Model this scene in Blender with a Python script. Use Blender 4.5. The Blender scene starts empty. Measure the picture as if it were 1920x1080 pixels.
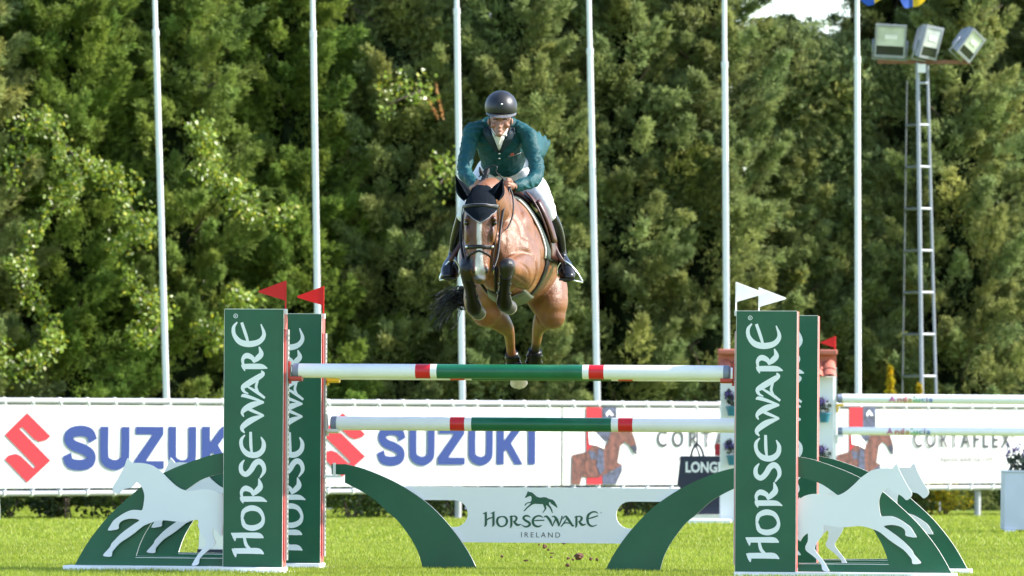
import bpy, bmesh, math, random
import numpy as np
from mathutils import Vector, Matrix, Quaternion
from mathutils.geometry import tessellate_polygon

random.seed(7)
RNG = np.random.default_rng(11)
scene = bpy.context.scene
COL = scene.collection

# ------------------------------------------------------------------ camera, light, exposure
F = 11825.0           # focal length in photo pixels (1920 wide)
CAM_H = 0.936
ROLL = 0.0065        # the picture hangs slightly down to the right
cam_d = bpy.data.cameras.new('camera')
cam = bpy.data.objects.new('camera', cam_d)
COL.objects.link(cam)
cam.location = (0, 0, CAM_H)
cam.rotation_euler = (math.radians(90), -ROLL, 0)
cam_d.sensor_width = 36.0
cam_d.lens = 36.0 * F / 1920.0
cam_d.shift_y = (825 - 540) / 1920.0
cam_d.clip_start = 0.5
cam_d.clip_end = 4000
cam_d.dof.use_dof = True
cam_d.dof.focus_distance = 43.2
cam_d.dof.aperture_fstop = 6.0
scene.camera = cam

SUN_AZ = math.radians(88)     # clockwise from +Y: from the right of the picture
SUN_EL = math.radians(40)
world = bpy.data.worlds.new('World')
scene.world = world
world.use_nodes = True
wn = world.node_tree
bg = wn.nodes['Background']
sky = wn.nodes.new('ShaderNodeTexSky')
sky.sky_type = 'NISHITA'
sky.sun_disc = False
sky.sun_elevation = SUN_EL
sky.sun_rotation = SUN_AZ
sky.air_density = 1.0
sky.dust_density = 0.8
sky.ozone_density = 1.0
wn.links.new(sky.outputs[0], bg.inputs[0])
bg.inputs[1].default_value = 0.15
sun_d = bpy.data.lights.new('sun', 'SUN')
sun_d.energy = 3.8
sun_d.angle = math.radians(0.53)
sun_d.color = (1.0, 0.95, 0.87)
sun = bpy.data.objects.new('sun', sun_d)
COL.objects.link(sun)
to_sun = Vector((math.sin(SUN_AZ) * math.cos(SUN_EL), math.cos(SUN_AZ) * math.cos(SUN_EL), math.sin(SUN_EL)))
sun.rotation_euler = to_sun.to_track_quat('Z', 'Y').to_euler()
sun.location = (20, 0, 20)
scene.view_settings.view_transform = 'Standard'
scene.view_settings.look = 'None'
scene.view_settings.gamma = 1.0
scene.view_settings.exposure = 1.52
scene.cycles.max_bounces = 8
scene.cycles.transparent_max_bounces = 6

# ------------------------------------------------------------------ helpers
def UR(px, py):
    """photo pixel -> pixel of the same camera without its slight roll"""
    return px+ROLL*(py-825), py-ROLL*(px-960)
def W(px, py, Y):
    """photo pixel at distance Y -> world point"""
    px, py = UR(px, py)
    return Vector(((px - 960) * Y / F, Y, CAM_H + (825 - py) * Y / F))

def tag(o, label=None, cat=None, group=None, kind=None):
    if label: o['label'] = label
    if cat: o['category'] = cat
    if group: o['group'] = group
    if kind: o['kind'] = kind
    return o

def empty(name, loc, rz=0.0):
    o = bpy.data.objects.new(name, None)
    COL.objects.link(o)
    o.location = loc
    o.rotation_euler = (0, 0, rz)
    o.empty_display_size = 0.1
    return o

def link(name, me, mats, parent=None, smooth=False, inv=False):
    if not isinstance(mats, (list, tuple)): mats = [mats]
    if len(me.materials) == 0:
        for m in mats: me.materials.append(m)
    if smooth:
        me.polygons.foreach_set('use_smooth', [True] * len(me.polygons))
    o = bpy.data.objects.new(name, me)
    COL.objects.link(o)
    if parent is not None:
        o.parent = parent
        if inv:      # geometry given in world coordinates, parent unrotated
            o.location = -parent.location
    return o

def copy_tree(o, parent=None):
    c = o.copy()
    COL.objects.link(c)
    c.parent = parent
    for ch in list(o.children):
        copy_tree(ch, c)
    return c

def bm_obj(name, bm, mats, parent=None, smooth=False, inv=False, bevel=0):
    me = bpy.data.meshes.new(name)
    if bevel:
        bmesh.ops.bevel(bm, geom=bm.edges[:], offset=bevel, segments=1, affect='EDGES', clamp_overlap=True)
    bmesh.ops.recalc_face_normals(bm, faces=bm.faces[:])
    bm.to_mesh(me)
    bm.free()
    return link(name, me, mats, parent, smooth, inv)

def np_mesh(name, verts, faces, tint=None):
    verts = np.asarray(verts, dtype=np.float32); faces = np.asarray(faces, dtype=np.int32)
    me = bpy.data.meshes.new(name)
    k = faces.shape[1]
    me.vertices.add(len(verts)); me.vertices.foreach_set('co', verts.ravel())
    me.loops.add(faces.size); me.loops.foreach_set('vertex_index', faces.ravel())
    me.polygons.add(len(faces))
    me.polygons.foreach_set('loop_start', np.arange(0, faces.size, k, dtype=np.int32))
    me.polygons.foreach_set('loop_total', np.full(len(faces), k, dtype=np.int32))
    me.update(calc_edges=True)
    if tint is not None:
        a = me.color_attributes.new('tint', 'FLOAT_COLOR', 'POINT')
        t = np.ones((len(verts), 4), dtype=np.float32); t[:, :3] = tint
        a.data.foreach_set('color', t.ravel())
    return me

def box(bm, x0, x1, y0, y1, z0, z1, mi=0):
    v = [bm.verts.new(p) for p in ((x0,y0,z0),(x1,y0,z0),(x1,y1,z0),(x0,y1,z0),(x0,y0,z1),(x1,y0,z1),(x1,y1,z1),(x0,y1,z1))]
    for f in ((0,3,2,1),(4,5,6,7),(0,1,5,4),(1,2,6,5),(2,3,7,6),(3,0,4,7)):
        fc = bm.faces.new([v[i] for i in f]); fc.material_index = mi

def cyl(bm, p0, p1, r0, r1=None, n=12, mi=0, cap=True):
    if r1 is None: r1 = r0
    p0 = Vector(p0); p1 = Vector(p1)
    t = (p1 - p0).normalized()
    u = t.orthogonal().normalized(); w = t.cross(u)
    a = []; b = []
    for i in range(n):
        c = math.cos(2*math.pi*i/n); s = math.sin(2*math.pi*i/n)
        a.append(bm.verts.new(p0 + (u*c + w*s)*r0)); b.append(bm.verts.new(p1 + (u*c + w*s)*r1))
    for i in range(n):
        f = bm.faces.new((a[i], a[(i+1)%n], b[(i+1)%n], b[i])); f.material_index = mi; f.smooth = True
    if cap:
        bm.faces.new([bm.verts.new(q.co) for q in a[::-1]]).material_index = mi; bm.faces.new([bm.verts.new(q.co) for q in b]).material_index = mi

def catmull(P, sub):
    P = [np.array(p, float) for p in P]
    if len(P) < 3:
        return [P[0] + (P[1]-P[0])*i/sub for i in range(sub+1)]
    out = []
    for i in range(len(P)-1):
        p0 = P[i-1] if i > 0 else 2*P[0]-P[1]
        p1 = P[i]; p2 = P[i+1]
        p3 = P[i+2] if i+2 < len(P) else 2*P[-1]-P[-2]
        for k in range(sub):
            t = k/sub
            out.append(0.5*((2*p1)+(-p0+p2)*t+(2*p0-5*p1+4*p2-p3)*t*t+(-p0+3*p1-3*p2+p3)*t**3))
    out.append(P[-1])
    return out

def tube(bm, pts, r, n=8, sub=4, mi=0, flat=None, side=None):
    """smooth tube; r number or list; flat=(ra,rb) gives a strap, side = direction of ra"""
    pts = [list(p) for p in pts]
    rr = r if isinstance(r, (list, tuple)) else [r]*len(pts)
    nodes = [p + [q] for p, q in zip(pts, rr)]
    C = catmull(nodes, sub)
    rings = []
    prev = None
    for i, c in enumerate(C):
        a = C[max(0, i-1)][:3]; b = C[min(len(C)-1, i+1)][:3]
        t = Vector(b - a)
        if t.length < 1e-9: t = Vector((0,0,1))
        t.normalize()
        if side is not None:
            u = Vector(side) - t*t.dot(Vector(side))
        elif prev is None:
            u = t.orthogonal()
        else:
            u = prev - t*t.dot(prev)
        if u.length < 1e-6: u = t.orthogonal()
        u.normalize(); prev = u
        w = t.cross(u)
        ra = c[3]; rb = c[3]
        if flat: ra, rb = flat
        rings.append([bm.verts.new(Vector(c[:3]) + u*ra*math.cos(2*math.pi*k/n) + w*rb*math.sin(2*math.pi*k/n)) for k in range(n)])
    for i in range(len(rings)-1):
        for k in range(n):
            f = bm.faces.new((rings[i][k], rings[i][(k+1)%n], rings[i+1][(k+1)%n], rings[i+1][k]))
            f.material_index = mi; f.smooth = True
    bm.faces.new(rings[0][::-1]).material_index = mi
    bm.faces.new(rings[-1]).material_index = mi

def prism(bm, outer, holes, y0, y1, mi=0, me_=None):
    """polygon in x,z pushed out along y from y0 (front) to y1 (back)"""
    if me_ is None: me_ = mi
    loops = [outer] + list(holes)
    flat = [p for l in loops for p in l]
    tris = tessellate_polygon([[Vector((p[0], p[1], 0)) for p in l] for l in loops])
    F0 = [bm.verts.new((p[0], y0, p[1])) for p in flat]
    F1 = [bm.verts.new((p[0], y1, p[1])) for p in flat]
    for t in tris:
        try:
            bm.faces.new([F0[i] for i in t]).material_index = mi
            bm.faces.new([F1[i] for i in reversed(t)]).material_index = mi
        except ValueError: pass
    k = 0
    for l in loops:
        n = len(l)
        for i in range(n):
            a = k+i; b = k+(i+1) % n
            try: bm.faces.new((F0[a], F1[a], F1[b], F0[b])).material_index = me_
            except ValueError: pass
        k += n

def smooth2d(P, sub=4, closed=True):
    P = [np.array(p, float) for p in P]; out = []
    n = len(P)
    for i in range(n if closed else n-1):
        p0, p1, p2, p3 = P[(i-1) % n], P[i], P[(i+1) % n], P[(i+2) % n]
        if not closed:
            if i == 0: p0 = 2*p1-p2
            if i == n-2: p3 = 2*p2-p1
        for k in range(sub):
            t = k/sub
            out.append(tuple(0.5*((2*p1)+(-p0+p2)*t+(2*p0-5*p1+4*p2-p3)*t*t+(-p0+3*p1-3*p2+p3)*t**3)))
    if not closed: out.append(tuple(P[-1]))
    return out

# ------------------------------------------------------------------ materials
def mat(name, col, rough=0.6, var=0.0, scale=8.0, bump=0.0, bscale=60.0, metal=0.0, spec=0.5, trans=0.0, attr=None,
        col2=None, sheen=0.0, coat=0.0, dirt=0.0):
    m = bpy.data.materials.new(name); m.use_nodes = True
    nt = m.node_tree; N = nt.nodes; L = nt.links
    b = N['Principled BSDF']
    b.inputs['Roughness'].default_value = rough
    b.inputs['Metallic'].default_value = metal
    b.inputs['Specular IOR Level'].default_value = spec
    if sheen: b.inputs['Sheen Weight'].default_value = sheen
    if coat: b.inputs['Coat Weight'].default_value = coat; b.inputs['Coat Roughness'].default_value = 0.15
    tc = N.new('ShaderNodeTexCoord')
    csock = None
    if attr:
        a = N.new('ShaderNodeAttribute'); a.attribute_name = attr
        csock = a.outputs['Color']
    if var > 0 or col2:
        nz = N.new('ShaderNodeTexNoise'); nz.inputs['Scale'].default_value = scale; nz.inputs['Detail'].default_value = 5
        L.new(tc.outputs['Object'], nz.inputs['Vector'])
        rp = N.new('ShaderNodeValToRGB'); rp.color_ramp.elements[0].position = 0.3; rp.color_ramp.elements[1].position = 0.7
        L.new(nz.outputs['Fac'], rp.inputs['Fac'])
        if col2: c0, c1 = col, col2
        else: c0 = tuple(c*(1-var) for c in col); c1 = tuple(min(1, c*(1+var)) for c in col)
        if attr: c0 = (1-var,)*3; c1 = (1+var,)*3
        rp.color_ramp.elements[0].color = (*c0, 1); rp.color_ramp.elements[1].color = (*c1, 1)
        if attr:
            mx = N.new('ShaderNodeMix'); mx.data_type = 'RGBA'; mx.blend_type = 'MULTIPLY'; mx.inputs[0].default_value = 1
            L.new(csock, mx.inputs[6]); L.new(rp.outputs[0], mx.inputs[7]); csock = mx.outputs[2]
        else: csock = rp.outputs[0]
    if dirt and csock is None:
        pass
    if dirt:
        n2 = N.new('ShaderNodeTexNoise'); n2.inputs['Scale'].default_value = 2.2; n2.inputs['Detail'].default_value = 8; n2.inputs['Roughness'].default_value = 0.7
        L.new(tc.outputs['Object'], n2.inputs['Vector'])
        r2 = N.new('ShaderNodeValToRGB'); r2.color_ramp.elements[0].position = 0.5; r2.color_ramp.elements[1].position = 0.85
        r2.color_ramp.elements[0].color = (0,0,0,1); r2.color_ramp.elements[1].color = (dirt,dirt,dirt,1)
        L.new(n2.outputs['Fac'], r2.inputs['Fac'])
        mx = N.new('ShaderNodeMix'); mx.data_type = 'RGBA'
        L.new(r2.outputs[0], mx.inputs[0])
        if csock is not None: L.new(csock, mx.inputs[6])
        else: mx.inputs[6].default_value = (*col, 1)
        mx.inputs[7].default_value = (0.16, 0.13, 0.09, 1)
        csock = mx.outputs[2]
    if csock is not None: L.new(csock, b.inputs['Base Color'])
    else: b.inputs['Base Color'].default_value = (*col, 1)
    if bump:
        nb = N.new('ShaderNodeTexNoise'); nb.inputs['Scale'].default_value = bscale; nb.inputs['Detail'].default_value = 4
        L.new(tc.outputs['Object'], nb.inputs['Vector'])
        bp = N.new('ShaderNodeBump'); bp.inputs['Strength'].default_value = bump; bp.inputs['Distance'].default_value = 0.01
        L.new(nb.outputs['Fac'], bp.inputs['Height']); L.new(bp.outputs[0], b.inputs['Normal'])
    if trans:
        tr = N.new('ShaderNodeBsdfTranslucent')
        if csock is not None: L.new(csock, tr.inputs[0])
        else: tr.inputs[0].default_value = (*col, 1)
        ms = N.new('ShaderNodeMixShader'); ms.inputs[0].default_value = trans
        L.new(b.outputs[0], ms.inputs[1]); L.new(tr.outputs[0], ms.inputs[2])
        L.new(ms.outputs[0], N['Material Output'].inputs[0])
    return m

M = {}
M['green'] = mat('painted_green_board', (0.003, 0.090, 0.042), 0.38, var=0.16, scale=2.4, bump=0.05, bscale=18, dirt=0.10)
M['white_edge'] = mat('raw_white_edge', (0.72, 0.72, 0.68), 0.6, var=0.05)
M['red'] = mat('red_painted_side', (0.55, 0.10, 0.09), 0.45, var=0.08, scale=3, dirt=0.1)
M['white'] = mat('white_paint', (0.80, 0.80, 0.79), 0.45, var=0.03, scale=3, bump=0.03, dirt=0.16)
M['cutout'] = mat('white_cutout_paint', (0.80, 0.80, 0.81), 0.5, var=0.03, scale=2, bump=0.02, dirt=0.05)
M['vinyl'] = mat('white_vinyl_lettering', (0.80, 0.82, 0.82), 0.45)
M['vinyl_green'] = mat('green_vinyl_lettering', (0.010, 0.085, 0.045), 0.45)
M['grey_text'] = mat('dark_grey_lettering', (0.05, 0.055, 0.06), 0.5)
M['alu'] = mat('aluminium_track', (0.55, 0.56, 0.57), 0.4, metal=0.7, var=0.06)
M['hole'] = mat('dark_pin_hole', (0.02, 0.02, 0.02), 0.8)
M['pole_white'] = mat('pole_white_paint', (0.82, 0.82, 0.80), 0.30, var=0.03, scale=5, dirt=0.16)
M['pole_green'] = mat('pole_green_paint', (0.008, 0.12, 0.06), 0.28, var=0.12, scale=6, bump=0.02)
M['pole_red'] = mat('pole_red_paint', (0.60, 0.012, 0.02), 0.3, var=0.06, scale=6)
M['cap_grey'] = mat('grey_pole_cap', (0.20, 0.23, 0.31), 0.5)
M['cup_red'] = mat('red_plastic_cup', (0.48, 0.045, 0.03), 0.4)
M['cup_yellow'] = mat('yellow_plastic_cup', (0.85, 0.50, 0.01), 0.4)
M['cup_white'] = mat('white_plastic_cup', (0.72, 0.71, 0.66), 0.5)
M['flag_red'] = mat('red_flag_plastic', (0.78, 0.05, 0.05), 0.45, trans=0.6)
M['flag_white'] = mat('white_flag_plastic', (0.88, 0.88, 0.88), 0.45, trans=0.8)
M['rail'] = mat('weathered_white_rail', (0.36, 0.37, 0.38), 0.5, var=0.06, scale=4, dirt=0.15)
M['banner'] = mat('banner_vinyl', (0.84, 0.84, 0.84), 0.5, bump=0.05, bscale=3, trans=0.35)
M['ban_blue'] = mat('banner_blue_print', (0.022, 0.045, 0.17), 0.6, spec=0.2)
M['ban_red'] = mat('banner_red_print', (0.38, 0.028, 0.038), 0.6, spec=0.2)
M['ban_grey'] = mat('banner_grey_print', (0.03, 0.035, 0.04), 0.6)
M['ban_pale'] = mat('banner_pale_print', (0.13, 0.11, 0.10), 0.6)
M['ban_brown'] = mat('banner_brown_print', (0.105, 0.034, 0.024), 0.6, var=0.7, scale=15)
M['ban_slate'] = mat('banner_slate_print', (0.045, 0.055, 0.10), 0.6, var=0.7, scale=15)
M['galv_dark'] = mat('dull_galvanised_steel', (0.16, 0.17, 0.17), 0.6, metal=0.3, var=0.2)
M['galv'] = mat('galvanised_steel', (0.30, 0.32, 0.36), 0.5, metal=0.3, var=0.1, scale=5)
M['flagpole'] = mat('white_flagpole', (0.76, 0.77, 0.78), 0.35, var=0.03)
M['rust'] = mat('rusty_beam', (0.22, 0.10, 0.06), 0.8, var=0.25, scale=6)
M['glass'] = mat('floodlight_glass', (0.60, 0.64, 0.60), 0.2, metal=0.3, var=0.25, scale=4)
M['darkglass'] = mat('floodlight_dark_band', (0.02, 0.025, 0.02), 0.2)
M['navy'] = mat('navy_board', (0.012, 0.018, 0.045), 0.5)
M['terracotta'] = mat('terracotta', (0.42, 0.13, 0.09), 0.75, var=0.15, scale=9, bump=0.2, bscale=30)
M['stucco'] = mat('white_stucco', (0.72, 0.73, 0.73), 0.8, bump=0.1, bscale=40, dirt=0.1)
M['teal_pot'] = mat('teal_flowerpot', (0.02, 0.15, 0.22), 0.4)
M['planter'] = mat('pale_blue_planter', (0.50, 0.54, 0.66), 0.5, var=0.08, scale=3)
M['purple'] = mat('lavender_flower', (0.12, 0.10, 0.28), 0.7, trans=0.3)
M['leafgreen'] = mat('potted_leaf', (0.05, 0.11, 0.03), 0.5, trans=0.3)
M['dirt'] = mat('brown_soil', (0.13, 0.06, 0.045), 0.95, var=0.4, scale=30, bump=0.5, bscale=60)

# Foliage
def leaf_mat(name, rough=0.5, trans=0.35, spec=0.4):
    return mat(name, (1, 1, 1), rough, attr='tint', var=0.25, scale=0.9, trans=trans, spec=spec)
M['conifer'] = leaf_mat('conifer_foliage', 0.60, 0.46, 0.25)
M['vine'] = leaf_mat('glossy_vine_leaf', 0.40, 0.40, 0.55)
M['bark'] = mat('bark', (0.10, 0.075, 0.055), 0.9, var=0.3, scale=12, bump=0.5, bscale=30)
M['inner'] = mat('inner_twig_shade', (0.010, 0.015, 0.006), 1.0, var=0.5, scale=5, spec=0.0)  # near black: shade between the sprays put into the twig colour
# ------------------------------------------------------------------ ground
def ground_mat():
    m = bpy.data.materials.new('lawn_soil'); m.use_nodes = True
    nt = m.node_tree; N = nt.nodes; L = nt.links; b = N['Principled BSDF']
    b.inputs['Roughness'].default_value = 0.85; b.inputs['Specular IOR Level'].default_value = 0.2
    tc = N.new('ShaderNodeTexCoord')
    n1 = N.new('ShaderNodeTexNoise'); n1.inputs['Scale'].default_value = 0.6; n1.inputs['Detail'].default_value = 6
    n2 = N.new('ShaderNodeTexNoise'); n2.inputs['Scale'].default_value = 45; n2.inputs['Detail'].default_value = 4
    L.new(tc.outputs['Object'], n1.inputs['Vector']); L.new(tc.outputs['Object'], n2.inputs['Vector'])
    a = N.new('ShaderNodeMath'); a.operation = 'MULTIPLY_ADD'; a.inputs[1].default_value = 0.5
    L.new(n1.outputs['Fac'], a.inputs[0]); 
    h = N.new('ShaderNodeMath'); h.operation = 'MULTIPLY'; h.inputs[1].default_value = 0.5
    L.new(n2.outputs['Fac'], h.inputs[0]); L.new(h.outputs[0], a.inputs[2])
    r = N.new('ShaderNodeValToRGB')
    r.color_ramp.elements[0].position = 0.35; r.color_ramp.elements[0].color = (0.14, 0.20, 0.024, 1)
    r.color_ramp.elements[1].position = 0.65; r.color_ramp.elements[1].color = (0.20, 0.26, 0.036, 1)
    L.new(a.outputs[0], r.inputs[0]); L.new(r.outputs[0], b.inputs['Base Color'])
    bp = N.new('ShaderNodeBump'); bp.inputs['Strength'].default_value = 0.6; bp.inputs['Distance'].default_value = 0.02
    L.new(n2.outputs['Fac'], bp.inputs['Height']); L.new(bp.outputs[0], b.inputs['Normal'])
    return m
bm = bmesh.new()
v = [bm.verts.new(p) for p in ((-1500,-1500,0),(1500,-1500,0),(1500,1500,0),(-1500,1500,0))]
bm.faces.new(v)
tag(bm_obj('ground', bm, ground_mat()), kind='structure')

def grass():
    vs = []; fs = []; tints = []; base = 0
    for (Y0, Y1, dens, w, h) in ((39.5, 47, 3400, 0.0050, 0.036), (47, 56, 1900, 0.0075, 0.038), (56, 82, 620, 0.013, 0.042)):
        xm = 960*Y1/F*1.25 + 0.6
        n = int((Y1-Y0)*2*xm*dens)
        x = RNG.uniform(-xm, xm, n); y = RNG.uniform(Y0, Y1, n)
        keep = np.abs(x) < 960*y/F*1.22 + 0.6
        x = x[keep]; y = y[keep]; n = len(x)
        patch = 0.5 + 0.5*np.sin(x*1.7+2*np.sin(y*0.8))*np.sin(y*1.1+1.5*np.sin(x*0.9))
        clump = 0.5+0.5*np.sin(x*9+3*np.sin(y*7))*np.sin(y*8+2*np.sin(x*6))
        hh = h*(0.55+0.7*RNG.random(n))*(0.75+0.3*patch+0.25*clump)
        az = RNG.uniform(0, 2*np.pi, n); lean = RNG.uniform(0.1, 0.75, n); la = RNG.uniform(0, 2*np.pi, n)
        dx = np.cos(az)*w; dy = np.sin(az)*w
        p0 = np.stack([x-dx, y-dy, np.zeros(n)], 1); p1 = np.stack([x+dx, y+dy, np.zeros(n)], 1)
        p2 = np.stack([x+np.cos(la)*lean*hh, y+np.sin(la)*lean*hh, hh], 1)
        V = np.stack([p0, p1, p2], 1).reshape(-1, 3)
        Fc = np.arange(3*n).reshape(n, 3) + base; base += 3*n
        g = np.array([0.300, 0.365, 0.040]); yb = np.array([0.45, 0.45, 0.12]); d = np.array([0.17, 0.26, 0.03])
        r = RNG.random((n, 1)); t = g*(0.8+0.4*r)
        t = np.where(RNG.random((n, 1)) < 0.09, yb, t); t = np.where(RNG.random((n, 1)) < 0.06*(0.5+patch[:, None]), d, t)
        t = t*(0.86+0.2*patch[:, None])
        vs.append(V); fs.append(Fc); tints.append(np.repeat(t, 3, 0))
    me = np_mesh('grass', np.concatenate(vs), np.concatenate(fs), np.concatenate(tints))
    o = link('grass', me, mat('grass_blade', (1,1,1), 0.45, attr='tint', trans=0.5, spec=0.3))
    tag(o, 'short bright green turf covering the jumping arena', 'grass', kind='stuff')
grass()

# ------------------------------------------------------------------ arena fence with sponsor banners
FA = Vector((-960*69.0/F, 69.0)); FB = Vector((940*79.0/F, 79.0))
FU = (FB-FA).normalized(); F_ANG = math.atan2(FU.y, FU.x)
def fence_u(px):
    k = (px-960)/F
    # FA + u*FU lies on x = k*y
    return (k*FA.y-FA.x)/(FU.x-k*FU.y)
def FZ(px, py):
    px, py = UR(px, py)
    u = fence_u(px); Y = FA.y+u*FU.y
    return (u, CAM_H+(825-py)*Y/F)
fence = empty('arena_fence', (FA.x, FA.y, 0), F_ANG)
tag(fence, 'long white tube rail fence behind the sponsor banners', 'fence')
U0, U1 = fence_u(-420), fence_u(2300)
FSL = 0.0045
for z in (1.330, 0.315):
    bm = bmesh.new(); cyl(bm, (U0, 0, z+U0*FSL), (U1, 0, z+U1*FSL), 0.034, n=14)
    bm_obj('rail', bm, M['rail'], fence)
post_me = None
for px in (-330, 2, 445, 868, 1330, 1842, 2200):
    u = fence_u(px)
    if post_me is None:
        bm = bmesh.new(); cyl(bm, (0, 0.08, -0.1), (0, 0.08, 1.33), 0.040, n=12); box(bm, -0.06, 0.06, 0.02, 0.14, 0.0, 0.03)
        o = bm_obj('post', bm, M['rail'], fence); post_me = o.data
    else:
        o = link('post', post_me, M['rail'], fence)
    o.location.x = u

def ribbon(bm, pts, wid, y, mi=0, thick=0.0012, sub=1):
    """flat brush stroke in the x,z plane standing proud of y (towards -y)"""
    nodes = [(p[0], p[1], w) for p, w in zip(pts, wid if isinstance(wid, (list, tuple)) else [wid]*len(pts))]
    C = catmull(nodes, sub) if (sub > 1 and len(nodes) > 2) else [np.array(n, float) for n in nodes]
    Lf = []; Rt = []
    n = len(C)
    for i in range(n):
        a = C[max(0, i-1)][:2]; b = C[i][:2]; c = C[min(n-1, i+1)][:2]
        d1 = b-a; d2 = c-b
        if i == 0: d1 = d2
        if i == n-1: d2 = d1
        d1 = d1/max(1e-9, np.linalg.norm(d1)); d2 = d2/max(1e-9, np.linalg.norm(d2))
        t = d1+d2; t = t/max(1e-9, np.linalg.norm(t))
        nn = np.array([-t[1], t[0]]); k = 1/max(0.45, float(np.dot(t, d1)))
        w = C[i][2]*0.5*k
        Lf.append(b+nn*w); Rt.append(b-nn*w)
    poly = Lf+Rt[::-1]
    fv = [bm.verts.new((p[0], y-thick, p[1])) for p in poly]; bv = [bm.verts.new((p[0], y, p[1])) for p in poly]
    m = len(poly)
    for i in range(n-1):
        q = (fv[i], fv[i+1], fv[m-2-i], fv[m-1-i])
        try:
            f = bm.faces.new(q); f.material_index = mi; bmesh.ops.reverse_faces(bm, faces=[f]) if f.normal.y > 0 else None
        except ValueError: pass
    for i in range(m):
        try: bm.faces.new((fv[i], fv[(i+1) % m], bv[(i+1) % m], bv[i])).material_index = mi
        except ValueError: pass

def flat_poly(bm, poly, y, mi=0):
    tris = tessellate_polygon([[Vector((p[0], p[1], 0)) for p in poly]])
    vv = [bm.verts.new((p[0], y, p[1])) for p in poly]
    for t in tris:
        try:
            f = bm.faces.new([vv[i] for i in t]); f.material_index = mi
        except ValueError: pass
    return vv

def raw_obj(name, bm, mats, parent=None, smooth=False):
    """like bm_obj but leaves normals facing -y"""
    bm.normal_update()
    fl = [f for f in bm.faces if f.normal.y > 0.5]
    if fl: bmesh.ops.reverse_faces(bm, faces=fl)
    me = bpy.data.meshes.new(name); bm.to_mesh(me); bm.free()
    return link(name, me, mats, parent, smooth)

def text_mesh(txt, weight=0.0, spacing=1.0, shear=0.0):
    c = bpy.data.curves.new('t', 'FONT'); c.body = txt; c.size = 1; c.offset = weight; c.space_character = spacing; c.shear = shear
    c.resolution_u = 3
    o = bpy.data.objects.new('t', c); COL.objects.link(o)
    dg = bpy.context.evaluated_depsgraph_get()
    me = bpy.data.meshes.new_from_object(o.evaluated_get(dg))
    bpy.data.objects.remove(o); bpy.data.curves.remove(c)
    return me

def text_obj(name, txt, x0, x1, z0, z1, y, m, parent, weight=0.0, spacing=1.0, shear=0.0):
    me = text_mesh(txt, weight, spacing, shear)
    co = np.empty(len(me.vertices)*3); me.vertices.foreach_get('co', co); co = co.reshape(-1, 3)
    lo = co.min(0); hi = co.max(0)
    q = np.empty_like(co)
    q[:, 0] = x0+(co[:, 0]-lo[0])/(hi[0]-lo[0])*(x1-x0)
    q[:, 2] = z0+(co[:, 1]-lo[1])/(hi[1]-lo[1])*(z1-z0)
    q[:, 1] = y
    me.vertices.foreach_set('co', q.ravel()); me.update()
    me.materials.clear()
    me.name = name
    return link(name, me, m, parent)

def SUZ(bm, box4, ch, y):
    (x0, z0), (x1, z1) = box4
    def q(a, b): return (x0+(x1-x0)*a, z0+(z1-z0)*b)
    w = (x1-x0)*(0.30); h = (z1-z0)
    s = 0.0006
    if ch == 'S':
        ribbon(bm, [q(.90,.66), q(.80,.84), q(.52,.90), q(.22,.84), q(.16,.68), q(.32,.55), q(.62,.46), q(.84,.33), q(.80,.15), q(.50,.09), q(.20,.14), q(.10,.34)], w*0.9, y, sub=5)
    elif ch == 'U':
        ribbon(bm, [q(.15,1), q(.15,.40), q(.20,.19), q(.5,.09), q(.80,.19), q(.85,.40), q(.85,1)], w*0.92, y, sub=5)
    elif ch == 'Z':
        b = 0.19
        flat_poly(bm, [q(.04,1), q(.98,1), q(.98,1-b), q(.40,b), q(1,b), q(1,0), q(0,0), q(0,b), q(.60,1-b), q(.04,1-b)], y-0.001)
    elif ch == 'K':
        flat_poly(bm, [q(0,1), q(.28,1), q(.28,0), q(0,0)], y-0.001)
        flat_poly(bm, [q(.28,.62), q(.66,1), q(1,1), q(.55,.56), q(1,0), q(.68,0), q(.36,.40), q(.28,.32)], y-0.001)
    elif ch == 'I':
        flat_poly(bm, [q(0,1), q(1,1), q(1,0), q(0,0)], y-0.001)

tie_me = None
def banner(px0, px1, label):
    global tie_me
    a, b = fence_u(px0), fence_u(px1)
    root = empty('sponsor_banner', (FA.x+FU.x*a, FA.y+FU.y*a, 0.0), F_ANG)
    tag(root, label, 'banner', 'sponsor banners laced to the arena fence')
    nx = 60; nz = 6
    vs = []; fs = []
    ph = random.random()*6
    for j in range(nz+1):
        for i in range(nx+1):
            x = (b-a)*i/nx; z = 0.37+(1.285-0.37)*j/nz+(a+x)*FSL
            yy = -0.045+0.004*math.sin(x*3.1+ph+z*2)+0.0015*math.sin(x*17+ph)*abs(z-0.83)
            vs.append((x, yy, z))
    for j in range(nz):
        for i in range(nx):
            k = j*(nx+1)+i; fs.append((k, k+1, k+nx+2, k+nx+1))
    link('vinyl_sheet', np_mesh('vinyl_sheet', vs, fs), M['banner'], root, smooth=True)
    n = max(2, int((b-a)/0.36))
    for i in range(n):
        x = (b-a)*(i+0.5)/n
        for z, zz in ((1.330, 1.27), (0.315, 0.40)):
            if tie_me is None:
                bm = bmesh.new()
                cyl(bm, (-0.012, 0, 0), (0.012, 0, 0), 0.041, n=10)
                box(bm, -0.004, 0.004, -0.054, -0.040, -0.07, -0.02)
                o = bm_obj('tie', bm, M['white'], root); tie_me = o.data
            else: o = link('tie', tie_me, M['white'], root)
            o.location = (x, 0, z+(a+x)*FSL)
            if z < 1: o.scale.z = -1
    return root, a
def BP(a, px, py):
    u, z = FZ(px, py); return (u-a, z)

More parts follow.
